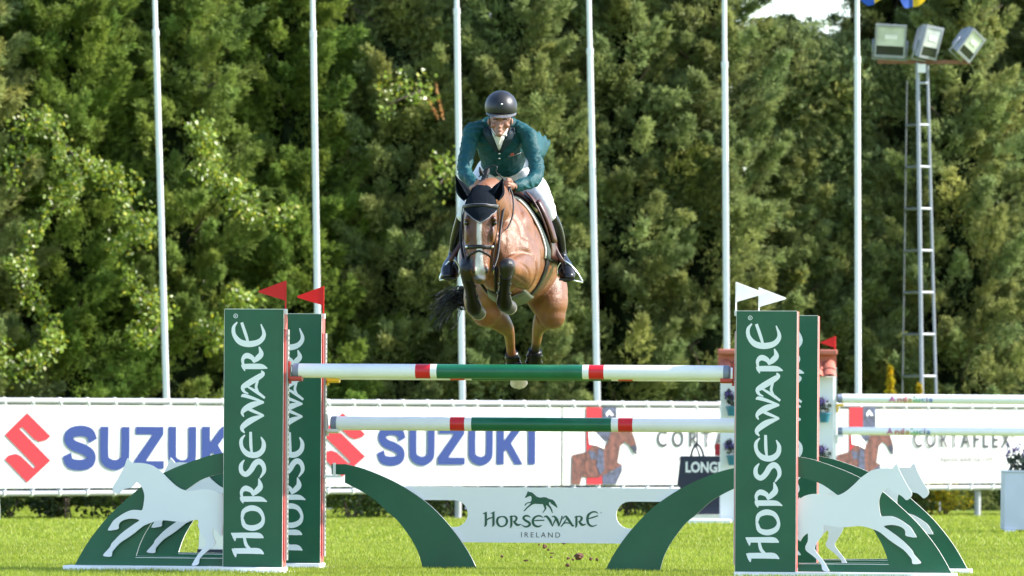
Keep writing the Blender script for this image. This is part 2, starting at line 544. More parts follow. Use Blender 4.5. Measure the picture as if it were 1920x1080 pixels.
def suzuki_logo(root, a, L, T, R_, B):
    P = [(135,160),(268,292),(248,312),(205,324),(175,310),(105,240),(93,252),(268,430),(135,555),(8,422),(30,400),(70,390),(100,404),(172,474),(182,462),(8,285)]
    bm = bmesh.new()
    flat_poly(bm, [BP(a, L+(x-8)/260*(R_-L), T+(y-160)/395*(B-T)) for x, y in P], -0.060)
    raw_obj('printed_emblem', bm, M['ban_red'], root)
def suzuki_text(root, a, spans, T, B):
    bm = bmesh.new()
    for ch, l, r in spans:
        p0 = BP(a, l, B); p1 = BP(a, r, T)
        SUZ(bm, (p0, p1), ch, -0.058)
    raw_obj('printed_lettering', bm, M['ban_blue'], root)

bn, a = banner(-20, 588, 'white sponsor banner with red emblem and blue capital lettering, leftmost on the fence')
suzuki_logo(bn, a, 3, 774, 89, 905)
suzuki_text(bn, a, (('S',113,175),('U',181,238),('Z',246,302),('U',309,363),('K',372,429),('I',438,454)), 800, 879)
bn, a = banner(590, 1048, 'white sponsor banner with big blue lettering seen under the rails of the green jump')
suzuki_logo(bn, a, 596, 774, 679, 894)
suzuki_text(bn, a, (('S',702,754),('U',761,810),('Z',815,866),('U',872,919),('K',925,975),('I',984,998)), 800, 871)

def rider_print(root, a, X, Y, sx, sy):
    """flat print of a jumping rider, local picture units: crop 1200x1080"""
    def q(u, v): return BP(a, X+u*sx, Y+v*sy)
    mats = [M['ban_red'], M['ban_slate'], M['ban_brown'], M['vinyl'], M['navy']]
    bm = bmesh.new()
    def P(poly, mi, k): flat_poly(bm, [q(*p) for p in poly], -0.0560-0.0012*k, mi)
    P([(320,140),(495,140),(500,1010),(325,1010)], 0, 0)
    P([(330,640),(160,680),(150,1010),(250,1010),(270,920),(330,930)], 2, 2)
    P([(500,140),(660,140),(660,420),(500,420)], 1, 0)
    P([(500,880),(600,870),(720,780),(720,860),(650,1010),(505,1010)], 1, 3)
    P([(320,640),(400,560),(500,600),(560,540),(600,400),(830,410),(870,520),(890,600),(880,680),(850,640),(800,560),(750,530),(700,580),(670,760),(720,790),(560,880),(450,930),(330,930),(300,800)], 2, 4)
    P([(340,420),(420,420),(520,530),(520,610),(430,570),(350,560)], 3, 6)
    P([(420,410),(600,410),(560,520),(510,520)], 1, 5)
    P([(340,630),(420,640),(440,720),(370,730)], 1, 6)
    P([(450,600),(510,620),(520,850),(470,900),(430,800)], 1, 7)
    P([(815,580),(880,560),(885,680),(850,640)], 4, 6)
    P([(540,210),(580,170),(630,230),(600,240),(580,210),(550,250)], 3, 2)
    raw_obj('printed_picture', bm, mats, root)

bn, a = banner(1050, 1545, 'white sponsor banner with a printed jumping rider, behind the navy bag board and the filler')
rider_print(bn, a, 1040, 740, 1/6.0, 1/6.0)
p0 = BP(a, 1226, 838); p1 = BP(a, 1448, 808)
text_obj('printed_lettering', 'CORTAFLEX', p0[0], p1[0], p0[1], p1[1], -0.060, M['ban_grey'], bn, spacing=1.6, weight=0.012)
p0 = BP(a, 1268, 866); p1 = BP(a, 1400, 853)
text_obj('printed_lettering', 'equine-america.com', p0[0], p1[0], p0[1], p1[1], -0.060, M['ban_pale'], bn, spacing=1.2, weight=0.012)
bn, a = banner(1547, 2080, 'sponsor banner with printed rider behind the two plain white rails at the right')
rider_print(bn, a, 1540, 740, 1/6.9, 1/6.0)
p0 = BP(a, 1707, 839); p1 = BP(a, 1889, 810)
text_obj('printed_lettering', 'CORTAFLEX', p0[0], p1[0], p0[1], p1[1], -0.060, M['ban_grey'], bn, spacing=1.5, weight=0.012)
p0 = BP(a, 1890, 822); p1 = BP(a, 1897, 812)
text_obj('printed_lettering', '®', p0[0], p1[0], p0[1], p1[1], -0.060, M['ban_grey'], bn)
p0 = BP(a, 1757, 868); p1 = BP(a, 1855, 855)
text_obj('printed_lettering', 'equine-america.com', p0[0], p1[0], p0[1], p1[1], -0.060, M['ban_pale'], bn, spacing=1.2, weight=0.012)

# ------------------------------------------------------------------ flagpoles
poles = [(290, 312, 60, 'first white flagpole from the left, leaning slightly, in front of the conifer hedge'),
         (586, 598, 62, 'white flagpole rising behind the pair of red pennants'),
         (856, 867, 20, 'white flagpole just left of the rider and horse'),
         (1104, 1120, 95, 'white flagpole just right of the rider and horse'),
         (1358, 1363, 120, 'white flagpole rising behind the pair of white pennants'),
         (1607, 1609, 110, 'white flagpole nearest the floodlight mast')]
for xt, xb, jy, lab in poles:
    Y = 80.5
    b0 = W(xb+ (xb-xt)*0.28, 960, Y); b0.z = 0; t0 = W(xt, 0, Y)
    d = (t0-b0)/(t0.z-b0.z)
    root = empty('flagpole', (b0.x, b0.y, 0))
    tag(root, lab, 'flagpole', 'white flagpoles in front of the trees')
    zj = W(xt, jy, Y).z
    bm = bmesh.new(); cyl(bm, (0,0,0), d*zj, 0.042, 0.038, n=16); bm_obj('lower_tube', bm, M['flagpole'], root)
    bm = bmesh.new(); cyl(bm, d*zj, d*9.2, 0.031, 0.028, n=16); bm_obj('upper_tube', bm, M['flagpole'], root)
    bm = bmesh.new(); cyl(bm, d*(zj-0.05), d*(zj+0.03), 0.044, n=16); bm_obj('joint_collar', bm, M['flagpole'], root)
    bm = bmesh.new(); cyl(bm, (0,0,-0.05), (0,0,0.05), 0.16, n=16); bm_obj('base_plate', bm, M['galv'], root)
    bm = bmesh.new(); cyl(bm, d*9.2, d*9.26, 0.05, 0.01, n=12); bm_obj('finial', bm, M['flagpole'], root)
# blue and yellow flag drooping from the pole nearest the floodlights
fl = empty('flag', W(1600, -108, 80.4))
tag(fl, 'blue and yellow flag whose lower tip hangs above the floodlights', 'flag')
M['flag_blue'] = mat('blue_flag_cloth', (0.02, 0.09, 0.42), 0.7, trans=0.35); M['flag_yel'] = mat('yellow_flag_cloth', (0.75, 0.50, 0.02), 0.7, trans=0.35)
vs = []; fs = []; nx, nz = 40, 24
for j in range(nz+1):
    for i in range(nx+1):
        u = i/nx; w = j/nz
        x = 0.06+0.86*u
        low = 0.72+0.13*math.sin(u*9.0)+0.16*math.exp(-((u-0.68)/0.10)**2)+0.06*math.exp(-((u-0.4)/0.08)**2)
        z = 0.25-w*(low+0.25)*0.96
        vs.append((x, 0.07*math.sin(u*14+w*2)*u+0.03*math.sin(w*9), z))
for j in range(nz):
    for i in range(nx):
        k = j*(nx+1)+i; fs.append((k, k+1, k+nx+2, k+nx+1))
me = np_mesh('flag_cloth', vs, fs)
me.materials.append(M['flag_blue']); me.materials.append(M['flag_yel'])
for p in me.polygons:
    c = p.center; u = (c.x-0.06)/0.86
    jj = p.index//nx
    p.material_index = 1 if (0.26 < u < 0.42 or 0.82 < u or (9 < jj < 14)) else 0
link('flag_cloth', me, [], fl, smooth=True)

# ------------------------------------------------------------------ floodlight mast
Ym = 81.5
mb = W(1728, 960, Ym); mb.z = 0
mast = empty('floodlight_mast', mb)
tag(mast, 'grey lattice mast carrying three floodlights on a rusty beam', 'light mast')
def mz(py): return W(1728, py, Ym).z
def mx(px, py=90): return W(px, py, Ym).x-mb.x
legs = [((mx(1730.5, 960), -0.10, 0.0), (mx(1720), -0.05, mz(118)), 0.036), ((mx(1762, 960), 0.10, 0.0), (mx(1739), 0.02, mz(122)), 0.026), ((mx(1692, 960), 0.38, 0.0), (mx(1702), 0.12, mz(150)), 0.013)]
for p0, p1, r in legs:
    bm = bmesh.new()
    cyl(bm, p0, p1, r, r, n=4)
    bm_obj('mast_leg', bm, M['galv'] if r > 0.02 else M['galv_dark'], mast)
def on(l, z):
    p0, p1 = Vector(legs[l][0]), Vector(legs[l][1]); return p0+(p1-p0)*((z-p0.z)/(p1.z-p0.z))
for i in range(11):
    z = mz(118+38+78.5*i)
    if z < 0.1: break
    for a_, b_ in ((0, 1), (0, 2), (1, 2)):
        if b_ == 2 and z > mz(160): continue
        bm = bmesh.new(); A = on(a_, z); B = on(b_, z); cyl(bm, A, B, 0.022, n=4); bm_obj('rung', bm, M['galv'] if b_ == 1 else M['galv_dark'], mast)
bm = bmesh.new(); box(bm, mx(1645), mx(1820), -0.05, 0.0, mz(120), mz(113)); bm_obj('cross_beam', bm, M['rust'], mast)
bm = bmesh.new(); box(bm, mx(1720), mx(1735), -0.12, -0.051, mz(137), mz(121)); bm_obj('junction_box', bm, M['white'], mast)
def flood(px, py, w, h, yaw, roll, pitch, lab):
    r = empty('floodlight', (mx(px), -0.16, mz(py))); r.parent = mast
    r.rotation_euler = (math.radians(pitch), math.radians(roll), math.radians(yaw)); r['label'] = lab
    s = Ym/F; w *= s; h *= s
    bm = bmesh.new()
    d = 0.16
    # tapered housing: front frame bigger than the back
    f = [(-w/2, -0.03, -h/2), (w/2, -0.03, -h/2), (w/2, -0.03, h/2), (-w/2, -0.03, h/2)]
    b = [(-w*0.34, d, -h*0.30), (w*0.34, d, -h*0.30), (w*0.34, d, h*0.30), (-w*0.34, d, h*0.30)]
    m_ = [(x, 0.03, z) for x, _, z in f]
    V = [[bm.verts.new(p) for p in q] for q in (f, m_, b)]
    for A, B in ((V[0], V[1]), (V[1], V[2])):
        for k in range(4): bm.faces.new((A[k], A[(k+1) % 4], B[(k+1) % 4], B[k]))
    bm.faces.new(V[2]); bm.faces.new(V[0][::-1])
    bm_obj('housing', bm, M['galv'], r)
    e = 0.025
    bm = bmesh.new()
    for (a0, a1, c0, c1) in ((-w/2, w/2, h/2-e, h/2+0.01), (-w/2, w/2, -h/2-0.01, -h/2+e), (-w/2, -w/2+e, -h/2+e, h/2-e), (w/2-e, w/2, -h/2+e, h/2-e)):
        box(bm, a0, a1, -0.055, -0.032, c0, c1)
    bm_obj('frame', bm, M['galv'], r)
    bm = bmesh.new(); box(bm, -w/2+e, w/2-e, -0.045, -0.033, -h*0.15, h/2-e); bm_obj('glass', bm, M['glass'], r)
    bm = bmesh.new(); box(bm, -w/2+e, w/2-e, -0.045, -0.033, -h/2+e, -h*0.15-0.002); bm_obj('dark_band', bm, M['darkglass'], r)
    bm = bmesh.new(); box(bm, -w*0.18, w*0.22, -0.052, -0.0455, h*0.06, h*0.20); bm_obj('lamp_tube', bm, M['white'], r)
    bm = bmesh.new(); tube(bm, [(-w/2-0.02, 0.03, 0), (-w/2-0.02, 0.05, -h*0.62), (w/2+0.02, 0.05, -h*0.62), (w/2+0.02, 0.03, 0)], 0.014, n=6, sub=1); bm_obj('bracket', bm, M['galv'], r)
flood(1668, 78, 58, 60, -4, 3, 14, 'floodlight facing forward at the left end of the beam')
flood(1740, 80, 46, 60, 42, 6, 14, 'floodlight turned half right at the mast top')
flood(1815, 84, 46, 52, 52, 26, 25, 'tilted floodlight at the right end of the beam')

# ------------------------------------------------------------------ trees
def rot_basis(d):
    """rows: orthonormal u,v for direction array d (n,3)"""
    ref = np.where(np.abs(d[:, 2:3]) < 0.9, np.array([[0, 0, 1.0]]), np.array([[1.0, 0, 0]]))
    u = np.cross(d, ref); u /= np.linalg.norm(u, axis=1, keepdims=True)
    v = np.cross(d, u)
    return u, v
def unit(a): return a/np.maximum(1e-9, np.linalg.norm(a, axis=1, keepdims=True))

def conifer_crown(H, R, seed, base_col, zfull=8.6, nlobe=210, nspray=80, z0=0.35):
    g = np.random.default_rng(seed)
    V = []; Tn = []
    K = 9
    for l in range(nlobe):
        z = z0+(min(H, zfull)-z0)*g.random() if g.random() < 0.9 or H <= zfull else g.uniform(zfull, H)
        th = g.uniform(0, 2*np.pi)
        taper = max(0.06, (1-(z/H)**1.6))
        prof = R*taper*(0.80+0.20*min(1, z/1.2))
        rad = prof*g.uniform(0.55, 1.22)
        out = np.array([math.cos(th), math.sin(th), 0.0])
        up = g.uniform(0.25, 1.0)
        A = out+np.array([0, 0, up])+g.normal(0, .15, 3); A /= np.linalg.norm(A)
        Lb = g.uniform(0.55, 1.25); rb = 0.05+Lb*g.uniform(0.13, 0.23)
        tip = out*rad+np.array([0, 0, z])
        O = tip-A*Lb
        n = int(nspray*g.uniform(0.7, 1.3))
        t = g.random(n)**0.7
        ph = g.uniform(0, 2*np.pi, n)
        u, v = rot_basis(A[None, :]); u = u[0]; v = v[0]
        rr = rb*(1.08-t)*1.35*np.sqrt(g.random(n))
        radial = np.cos(ph)[:, None]*u+np.sin(ph)[:, None]*v
        P = O+A*(t*Lb)[:, None]+radial*rr[:, None]
        D = unit(A*1.0+radial*0.62+g.normal(0, .22, (n, 3)))
        S, Nn = rot_basis(D)
        an = g.uniform(0, 2*np.pi, n)[:, None]
        S2 = S*np.cos(an)+Nn*np.sin(an)
        ls = g.uniform(0.085, 0.14, n)
        br = 0.8+0.4*g.random()
        hue = g.random()
        colr = np.array(base_col)*br*(1+0.22*(hue-0.5)*np.array([1.2, 0.2, -0.6]))
        if g.random() < 0.05: colr = colr*np.array([1.25, 1.15, 1.0])
        spt = colr*(0.75+0.5*g.random((n, 1)))
        for k in range(K):
            s = (k/(K-1))
            b = P+D*(ls*(s-0.3)*0.8)[:, None]+g.normal(0, 0.016, (n, 3))
            dirk = unit(D+g.normal(0, .33, (n, 3)))
            ll = ls*(0.62-0.18*s)*g.uniform(0.7, 1.3, n)
            wv = unit(np.cross(dirk, g.normal(0, 1, (n, 3))))
            wd = 0.0095*(1+0.5*g.random(n))[:, None]
            tri = np.stack([b-wv*wd, b+wv*wd, b+dirk*ll[:, None]], 1)
            V.append(tri.reshape(-1, 3)); Tn.append(np.repeat(spt, 3, 0))
    V = np.concatenate(V); Tn = np.concatenate(Tn)
    return np_mesh('conifer_crown', V, np.arange(len(V)).reshape(-1, 3), Tn)

def trunk_mesh(H, R, seed):
    g = random.Random(seed)
    bm = bmesh.new()
    cyl(bm, (0, 0, -0.1), (0.03, 0, H*0.55), 0.15, 0.07, n=10); cyl(bm, (0.03, 0, H*0.55), (0, 0, H*0.95), 0.07, 0.015, n=8, cap=False)
    for i in range(26):
        z = 0.5+(H*0.85-0.5)*i/26; a = g.random()*6.28; r = R*0.75*(1-(z/H)**1.6)
        cyl(bm, (0, 0, z), (math.cos(a)*r, math.sin(a)*r, z+r*0.55), 0.030, 0.008, n=5, cap=False)
    me = bpy.data.meshes.new('trunk'); bm.to_mesh(me); bm.free(); return me

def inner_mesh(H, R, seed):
    """lumpy twiggy heart of the crown, inner shade put into its dark colour"""
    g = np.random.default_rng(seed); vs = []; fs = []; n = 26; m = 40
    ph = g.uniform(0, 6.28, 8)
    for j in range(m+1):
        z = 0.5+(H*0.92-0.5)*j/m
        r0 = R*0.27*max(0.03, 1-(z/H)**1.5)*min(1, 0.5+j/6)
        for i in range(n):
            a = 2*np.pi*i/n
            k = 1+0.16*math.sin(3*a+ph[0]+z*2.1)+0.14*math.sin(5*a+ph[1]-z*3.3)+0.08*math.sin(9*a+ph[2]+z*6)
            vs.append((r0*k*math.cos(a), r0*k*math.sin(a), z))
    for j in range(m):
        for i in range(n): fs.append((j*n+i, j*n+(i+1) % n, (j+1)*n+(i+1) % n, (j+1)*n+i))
    return np_mesh('inner_twig_shade', vs, fs)

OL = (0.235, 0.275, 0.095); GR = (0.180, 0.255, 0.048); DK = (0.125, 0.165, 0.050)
variants = {}
def get_var(key):
    if key not in variants:
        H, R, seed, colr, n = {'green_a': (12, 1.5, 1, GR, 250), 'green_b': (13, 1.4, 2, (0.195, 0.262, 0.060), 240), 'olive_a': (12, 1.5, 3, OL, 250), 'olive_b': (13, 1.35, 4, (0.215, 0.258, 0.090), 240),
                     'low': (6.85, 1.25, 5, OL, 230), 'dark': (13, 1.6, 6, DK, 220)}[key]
        variants[key] = (conifer_crown(H, R, seed, colr, nlobe=int(n*(1.3 if key == 'dark' else 1.8)), nspray=100), trunk_mesh(H, R, seed), inner_mesh(H, R, seed))
    return variants[key]
def tree_Y(px): return 83.0+6.0*px/1920.0
def place_tree(px, dY, key, rot, sc, label, group):
    Y = tree_Y(px)+dY
    p = W(px, 960, Y); p.z = 0
    r = empty('conifer_tree', p, rot); r.scale = (sc, sc, sc*1.0)
    tag(r, label, 'tree', group)
    c, t, n = get_var(key)
    o = link('crown', c, M['conifer'], r); link('trunk', t, M['bark'], r)
    ib = link('inner_twig_shade', n, M['inner'], o)
    return r
front = [(-760, 'olive_b', 'outermost olive conifer beyond the left end of the picture'), (-550, 'green_a', 'bright green conifer beyond the left border, second from the hedge end'), (2430, 'green_b', 'green conifer beyond the right border, last but one of the row'), (2660, 'olive_a', 'outermost olive conifer beyond the right end of the picture'),
    (-330, 'green_b', 'bright green conifer wholly left of the red sponsor emblem, far end of the row'),
    (-110, 'olive_a', 'olive conifer at the left border of the hedge row'),
    (110, 'green_a', 'bright green conifer left of the first flagpole, half covered with vines'),
    (330, 'green_b', 'green conifer standing right behind the first flagpole'),
    (540, 'green_a', 'green conifer left of the second flagpole, behind the red pennants'),
    (745, 'olive_a', 'olive conifer between the second and third flagpoles, with a browned twig'),
    (955, 'olive_b', 'olive conifer directly behind the rider'),
    (1165, 'olive_a', 'olive conifer just right of the flagpole that is right of the rider'),
    (1325, 'olive_b', 'olive conifer behind the fifth flagpole, beside the gap of sky'),
    (1470, 'low', 'lower olive conifer whose top ends under the gap of sky'),
    (1585, 'low', 'lower olive conifer behind the flagpole nearest the floodlights'),
    (1790, 'olive_a', 'olive conifer behind the lattice mast and its floodlights'),
    (1985, 'olive_b', 'olive conifer at the right border of the hedge row'),
    (2200, 'olive_a', 'olive conifer at the far right end, outside the mast')]
for i, (px, key, lab) in enumerate(front):
    place_tree(px, random.uniform(-0.5, 0.5), key, i*1.3+0.4, 0.96+0.1*random.random(), lab, 'conifers of the front hedge row')
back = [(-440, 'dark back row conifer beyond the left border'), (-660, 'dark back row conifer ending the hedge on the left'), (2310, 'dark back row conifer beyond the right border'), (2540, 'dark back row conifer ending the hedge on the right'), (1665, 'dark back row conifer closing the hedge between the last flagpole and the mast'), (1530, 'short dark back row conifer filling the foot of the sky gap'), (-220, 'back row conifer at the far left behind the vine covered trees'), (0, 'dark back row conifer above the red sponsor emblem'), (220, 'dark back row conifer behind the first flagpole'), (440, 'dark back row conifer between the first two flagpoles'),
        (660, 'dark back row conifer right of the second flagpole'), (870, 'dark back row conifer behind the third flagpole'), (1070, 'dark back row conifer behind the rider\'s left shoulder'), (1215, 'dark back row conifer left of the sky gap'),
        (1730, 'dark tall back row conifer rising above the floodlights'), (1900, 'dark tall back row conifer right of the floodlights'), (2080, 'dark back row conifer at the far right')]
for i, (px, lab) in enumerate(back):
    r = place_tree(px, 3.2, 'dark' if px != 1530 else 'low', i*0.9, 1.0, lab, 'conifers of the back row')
    if px == 1530: r.scale = (1.2, 1.2, 0.94)
# thin dark spire in the gap of sky
r = place_tree(1592, 2.2, 'dark', 1.1, 0.62, 'slim dark conifer spire standing alone in the gap of sky', None)
r.scale = (0.34, 0.34, 0.585)

def leaf_cloud(blobs, n, size, tint, seed, elong=1.0, facing=None):
    """broad leaves spread through ellipsoids: blobs = (cx,cy,cz,rx,ry,rz,weight)"""
    g = np.random.default_rng(seed)
    w = np.array([b[6] for b in blobs], float); w /= w.sum()
    idx = g.choice(len(blobs), n, p=w); B = np.array([b[:6] for b in blobs])[idx]
    d = unit(g.normal(0, 1, (n, 3))); r = g.random(n)**0.4
    P = B[:, :3]+d*B[:, 3:6]*r[:, None]
    D = unit(d*0.5+g.normal(0, .8, (n, 3))+np.array([0, -0.2, 0.0])); S, N_ = rot_basis(D)
    an = g.uniform(0, 2*np.pi, n)[:, None]; S = S*np.cos(an)+N_*np.sin(an)
    if facing is not None:      # leaves tilted midway between sun and camera, shaped to glint
        nn_ = unit(np.array(facing)+g.normal(0, .8, (n, 3))); D = unit(np.cross(nn_, g.normal(0, 1, (n, 3)))); S = np.cross(nn_, D)
    s = size*(0.6+0.8*g.random(n))[:, None]
    q = np.stack([P-D*s*0.6*elong, P-S*s*0.42, P+D*s*0.75*elong, P+S*s*0.42], 1)
    T = np.array(tint)*(0.55+0.9*g.random((n, 1)))
    yb = g.random((n, 1)) < 0.15; T = np.where(yb, T*np.array([1.9, 1.35, 0.9]), T)
    return np_mesh('leaves', q.reshape(-1, 3), np.arange(4*n).reshape(n, 4), np.repeat(T, 4, 0))

# climbing vines with glossy leaves on the left trees
vines = [([(20,330),(60,225),(120,270),(150,330),(90,400),(40,480)], 1500, 'climbing vine arching over the conifer at the far left'),
         ([(175,310),(215,335),(250,400),(270,440),(220,470)], 1300, 'climbing vine with pale glossy leaves left of the first flagpole'),
         ([(365,245),(400,280),(385,320),(440,360),(470,400),(540,410)], 1700, 'climbing vine hanging between the first two flagpoles'),
         ([(30,500),(90,590),(100,640),(20,700),(5,620)], 1500, 'climbing vine low at the left border of the picture'),
         ([(230,520),(290,560),(295,610),(250,640)], 1000, 'climbing vine low beside the first flagpole'),
         ([(400,600),(395,640),(440,570),(470,565)], 800, 'climbing vine low beside the green jump standard'),
         ([(735,155),(760,165),(790,168),(725,195)], 260, 'small spray of pale vine left of the third flagpole'),
         ([(830,290),(835,320),(825,345)], 200, 'tiny pale vine spray beside the third flagpole')]
for k, (pts, n, lab) in enumerate(vines):
    Y = tree_Y(pts[0][0])-1.75
    c = W(pts[0][0], pts[0][1], Y)
    root = empty('climbing_vine', (c.x, c.y, 0)); tag(root, lab, 'vine', 'climbing vines on the conifers')
    C = catmull([tuple(W(x, y, Y+0.25*math.sin(i*1.7))-Vector((c.x, c.y, 0))) for i, (x, y) in enumerate(pts)], 5)
    blobs = [(p[0]+random.uniform(-.1,.1), p[1], p[2]+random.uniform(-.1,.1), random.uniform(.10,.26), .22, random.uniform(.10,.26), 1) for p in C]
    link('leaves', leaf_cloud(blobs, n, 0.047, (0.19, 0.27, 0.03), 50+k, facing=(.55, -.65, .50)), M['vine'], root)['kind'] = 'stuff'
    bm = bmesh.new(); tube(bm, [tuple(p+np.array([0, .12, 0])) for p in C], 0.012, n=5, sub=1)
    bm_obj('stem', bm, M['bark'], root)
# browned twig
c = W(822, 190, tree_Y(822)-1.9)
root = empty('dead_twig', c); tag(root, 'small orange brown dead twig left of the third flagpole', 'twig')
def twigpts(l): return [tuple(W(x, y, c.y)-c) for x, y in l]
for l in ([(818,158),(822,185),(830,218)], [(803,185),(812,205),(820,218)]):
    pp = catmull(twigpts(l), 6)
    link('dry_foliage', leaf_cloud([(p[0], p[1], p[2], .022, .04, .05, 1) for p in pp], 75, 0.028, (0.46, 0.25, 0.10), 9), M['conifer'], root)

# low shrubs below the banners
shr = [(20, 0.62, (0.05,0.09,0.02), 'dark'), (130, 0.60, (0.03,0.05,0.015), 'dark'), (235, 0.70, (0.09,0.13,0.03), 'fresh'), (330, 0.66, (0.06,0.10,0.02), 'dark'), (660, 0.75, (0.09,0.15,0.03), 'fresh'), (760, 0.7, (0.11,0.15,0.035), 'fresh'), (845, 0.66, (0.07,0.11,0.03), 'dark'),
       (1180, 0.66, (0.09,0.13,0.04), 'fresh'), (1250, 0.6, (0.07,0.11,0.03), 'dark'), (1560, 0.6, (0.07,0.10,0.03), 'dark'), (1700, 0.55, (0.06,0.09,0.02), 'dark'), (1770, 0.62, (0.48,0.44,0.04), 'yellow'), (1930, 0.6, (0.05,0.08,0.02), 'dark')]
shl = {20: 'low dark shrub at the left border below the banner', 130: 'low dark shrub under the S of the leftmost banner', 235: 'low fresh green shrub seen left of the horse cutout', 330: 'low dark shrub mostly hidden by the left jump wing',
       660: 'low leafy shrub right of the rear left standard, below the banner', 760: 'low pale leafy shrub behind the left green arch', 845: 'low shrub seen through the left slot of the filler board',
       1180: 'low pale shrub seen through the right slot of the filler board', 1250: 'low shrub behind the right green arch', 1560: 'low shrub behind the right jump standard', 1700: 'low dark shrub behind the right jump wing', 1770: 'low yellow green shrub right of the white horse cutouts', 1930: 'low dark shrub behind the pale planter'}
for k, (px, h, t, kind) in enumerate(shr):
    u = fence_u(px); Y = FA.y+u*FU.y+1.0
    p = W(px, 960, Y); p.z = 0
    root = empty('low_shrub', p); tag(root, shl[px], 'shrub', 'low shrubs below the banners')
    blobs = [(random.uniform(-.35,.35), random.uniform(-.15,.25), random.uniform(.08,h*0.7), random.uniform(.12,.25), .2, random.uniform(.1,.22), 1) for _ in range(9)]
    o = link('foliage', leaf_cloud(blobs, 1500, 0.040, t, 80+k), M['vine'] if kind == 'fresh' else M['conifer'], root); o['kind'] = 'stuff'
    bm = bmesh.new()
    for s in range(4): cyl(bm, (random.uniform(-.05,.05), 0, -0.02), (random.uniform(-.25,.25), random.uniform(-.1,.1), h*0.6), 0.012, 0.005, n=5)
    bm_obj('stem', bm, M['bark'], root)
# small golden conifers behind the fence
for (px, pyt, hw, lab) in ((1668, 688, 20, 'small golden yellow conifer above the rail, right of the last flagpole'), (1722, 722, 9, 'tiny golden conifer at the foot of the lattice mast')):
    Y = FA.y+fence_u(px)*FU.y+1.6
    p = W(px, 960, Y); p.z = 0; zt = CAM_H+(825-pyt)*Y/F; s = Y/F
    root = empty('golden_conifer', p); tag(root, lab, 'young conifer')
    blobs = []
    for j in range(12):
        f = j/11; z = 0.3+(zt-0.33)*f; r = hw*s*1.5*(1-f)**0.8+0.02
        blobs.append((0, 0, z, r, r, 0.08, max(.1, r)))
    link('foliage', leaf_cloud(blobs, 3200, 0.032, (0.50, 0.40, 0.02), 120+px, elong=1.5), M['conifer'], root)['kind'] = 'stuff'
    bm = bmesh.new(); cyl(bm, (0,0,0), (0,0,zt*0.9), 0.02, 0.005, n=6); bm_obj('trunk', bm, M['bark'], root)
# ------------------------------------------------------------------ the green oxer
TH = math.radians(8.1)
JW = Vector((math.cos(TH), -math.sin(TH), 0)); JD = Vector((math.sin(TH), math.cos(TH), 0))
JO = Vector((-3*43/F, 43.0, 0))
SPREAD = 1.52
def JL(px, py, b=0.0):
    """photo pixel on the plane at depth b of the jump -> (a, z)"""
    px, py = UR(px, py)
    ray = Vector(((px-960)/F, 1, (825-py)/F))
    t = (JO.dot(JD)+b)/ray.dot(JD)
    p = ray*t
    return ((p-JO).dot(JW), CAM_H+p.z)
def JP(a, b, z=0): return JO+JW*a+JD*b+Vector((0, 0, z))

# uncial lettering, traced in units of the filler board (baseline v=495)
GL = [
 ('H', [([(366,356),(384,352),(410,338)], [4,14,6], 4), ([(398,345),(399,420),(398,470),(384,496)], [24,25,25,5], 4), ([(450,352),(468,349),(492,334)], [4,13,6], 4), ([(479,340),(480,420),(479,470),(468,494)], [23,24,24,5], 4), ([(404,432),(430,408),(470,398)], [11,15,12], 4)]),
 ('O', [([(570,386),(530,400),(518,440),(535,480),(570,492),(610,472),(622,432),(605,396),(570,386)], [12,20,25,22,14,20,25,20,12], 4)]),
 ('R', [([(646,392),(664,384),(680,380)], [4,12,10], 4), ([(668,384),(669,440),(668,480),(656,510)], [24,24,22,4], 4), ([(672,386),(705,383),(724,402),(712,432),(688,442)], [10,15,24,20,10], 4), ([(688,436),(710,458),(735,476),(776,468)], [10,24,24,5], 4)]),
 ('S', [([(872,396),(845,380),(812,382),(797,404),(818,428),(852,448),(864,470),(845,490),(812,494),(778,474)], [5,17,20,23,24,25,25,20,16,6], 4)]),
 ('E', [([(1002,398),(975,380),(935,384),(903,412),(898,455),(922,486),(960,492),(992,478)], [6,15,17,24,26,22,17,5], 4), ([(905,433),(950,428),(1018,426)], [9,14,12], 4)]),
 ('W', [([(1012,396),(1030,384),(1050,392),(1080,432),(1104,492)], [5,16,24,26,8], 4), ([(1104,490),(1125,440),(1142,404)], [8,14,12], 4), ([(1096,392),(1116,384),(1138,400),(1160,440),(1172,492)], [5,14,24,26,8], 4), ([(1172,490),(1195,430),(1206,392),(1200,378)], [8,14,16,5], 4)]),
 ('A', [([(1216,414),(1228,392),(1248,386),(1262,402),(1292,448),(1318,484),(1336,478)], [5,12,18,25,26,20,5], 4), ([(1254,408),(1225,455),(1194,496)], [8,14,10], 4), ([(1222,464),(1250,452),(1286,460)], [8,12,10], 4)]),
 ('r', [([(1334,396),(1352,388),(1368,382)], [4,12,10], 4), ([(1357,386),(1358,440),(1357,480),(1348,508)], [23,24,22,4], 4), ([(1362,388),(1395,385),(1414,404),(1402,432),(1380,442)], [10,15,24,20,10], 4), ([(1380,436),(1400,458),(1424,476),(1460,466)], [10,24,22,5], 4)]),
 ('e', [([(1588,356),(1560,338),(1520,342),(1484,372),(1474,420),(1488,468),(1525,490),(1578,474)], [6,15,18,25,27,23,17,5], 4), ([(1478,412),(1520,400),(1586,378)], [9,14,13], 4)]),
]
def lettering(bm, place, wscale, y):
    k = 0
    for ch, strokes in GL:
        for pts, wd, sub in strokes:
            ribbon(bm, [place(*p) for p in pts], [w*wscale for w in wd], y, sub=sub, thick=0.0010+0.0004*(k % 4)); k += 1
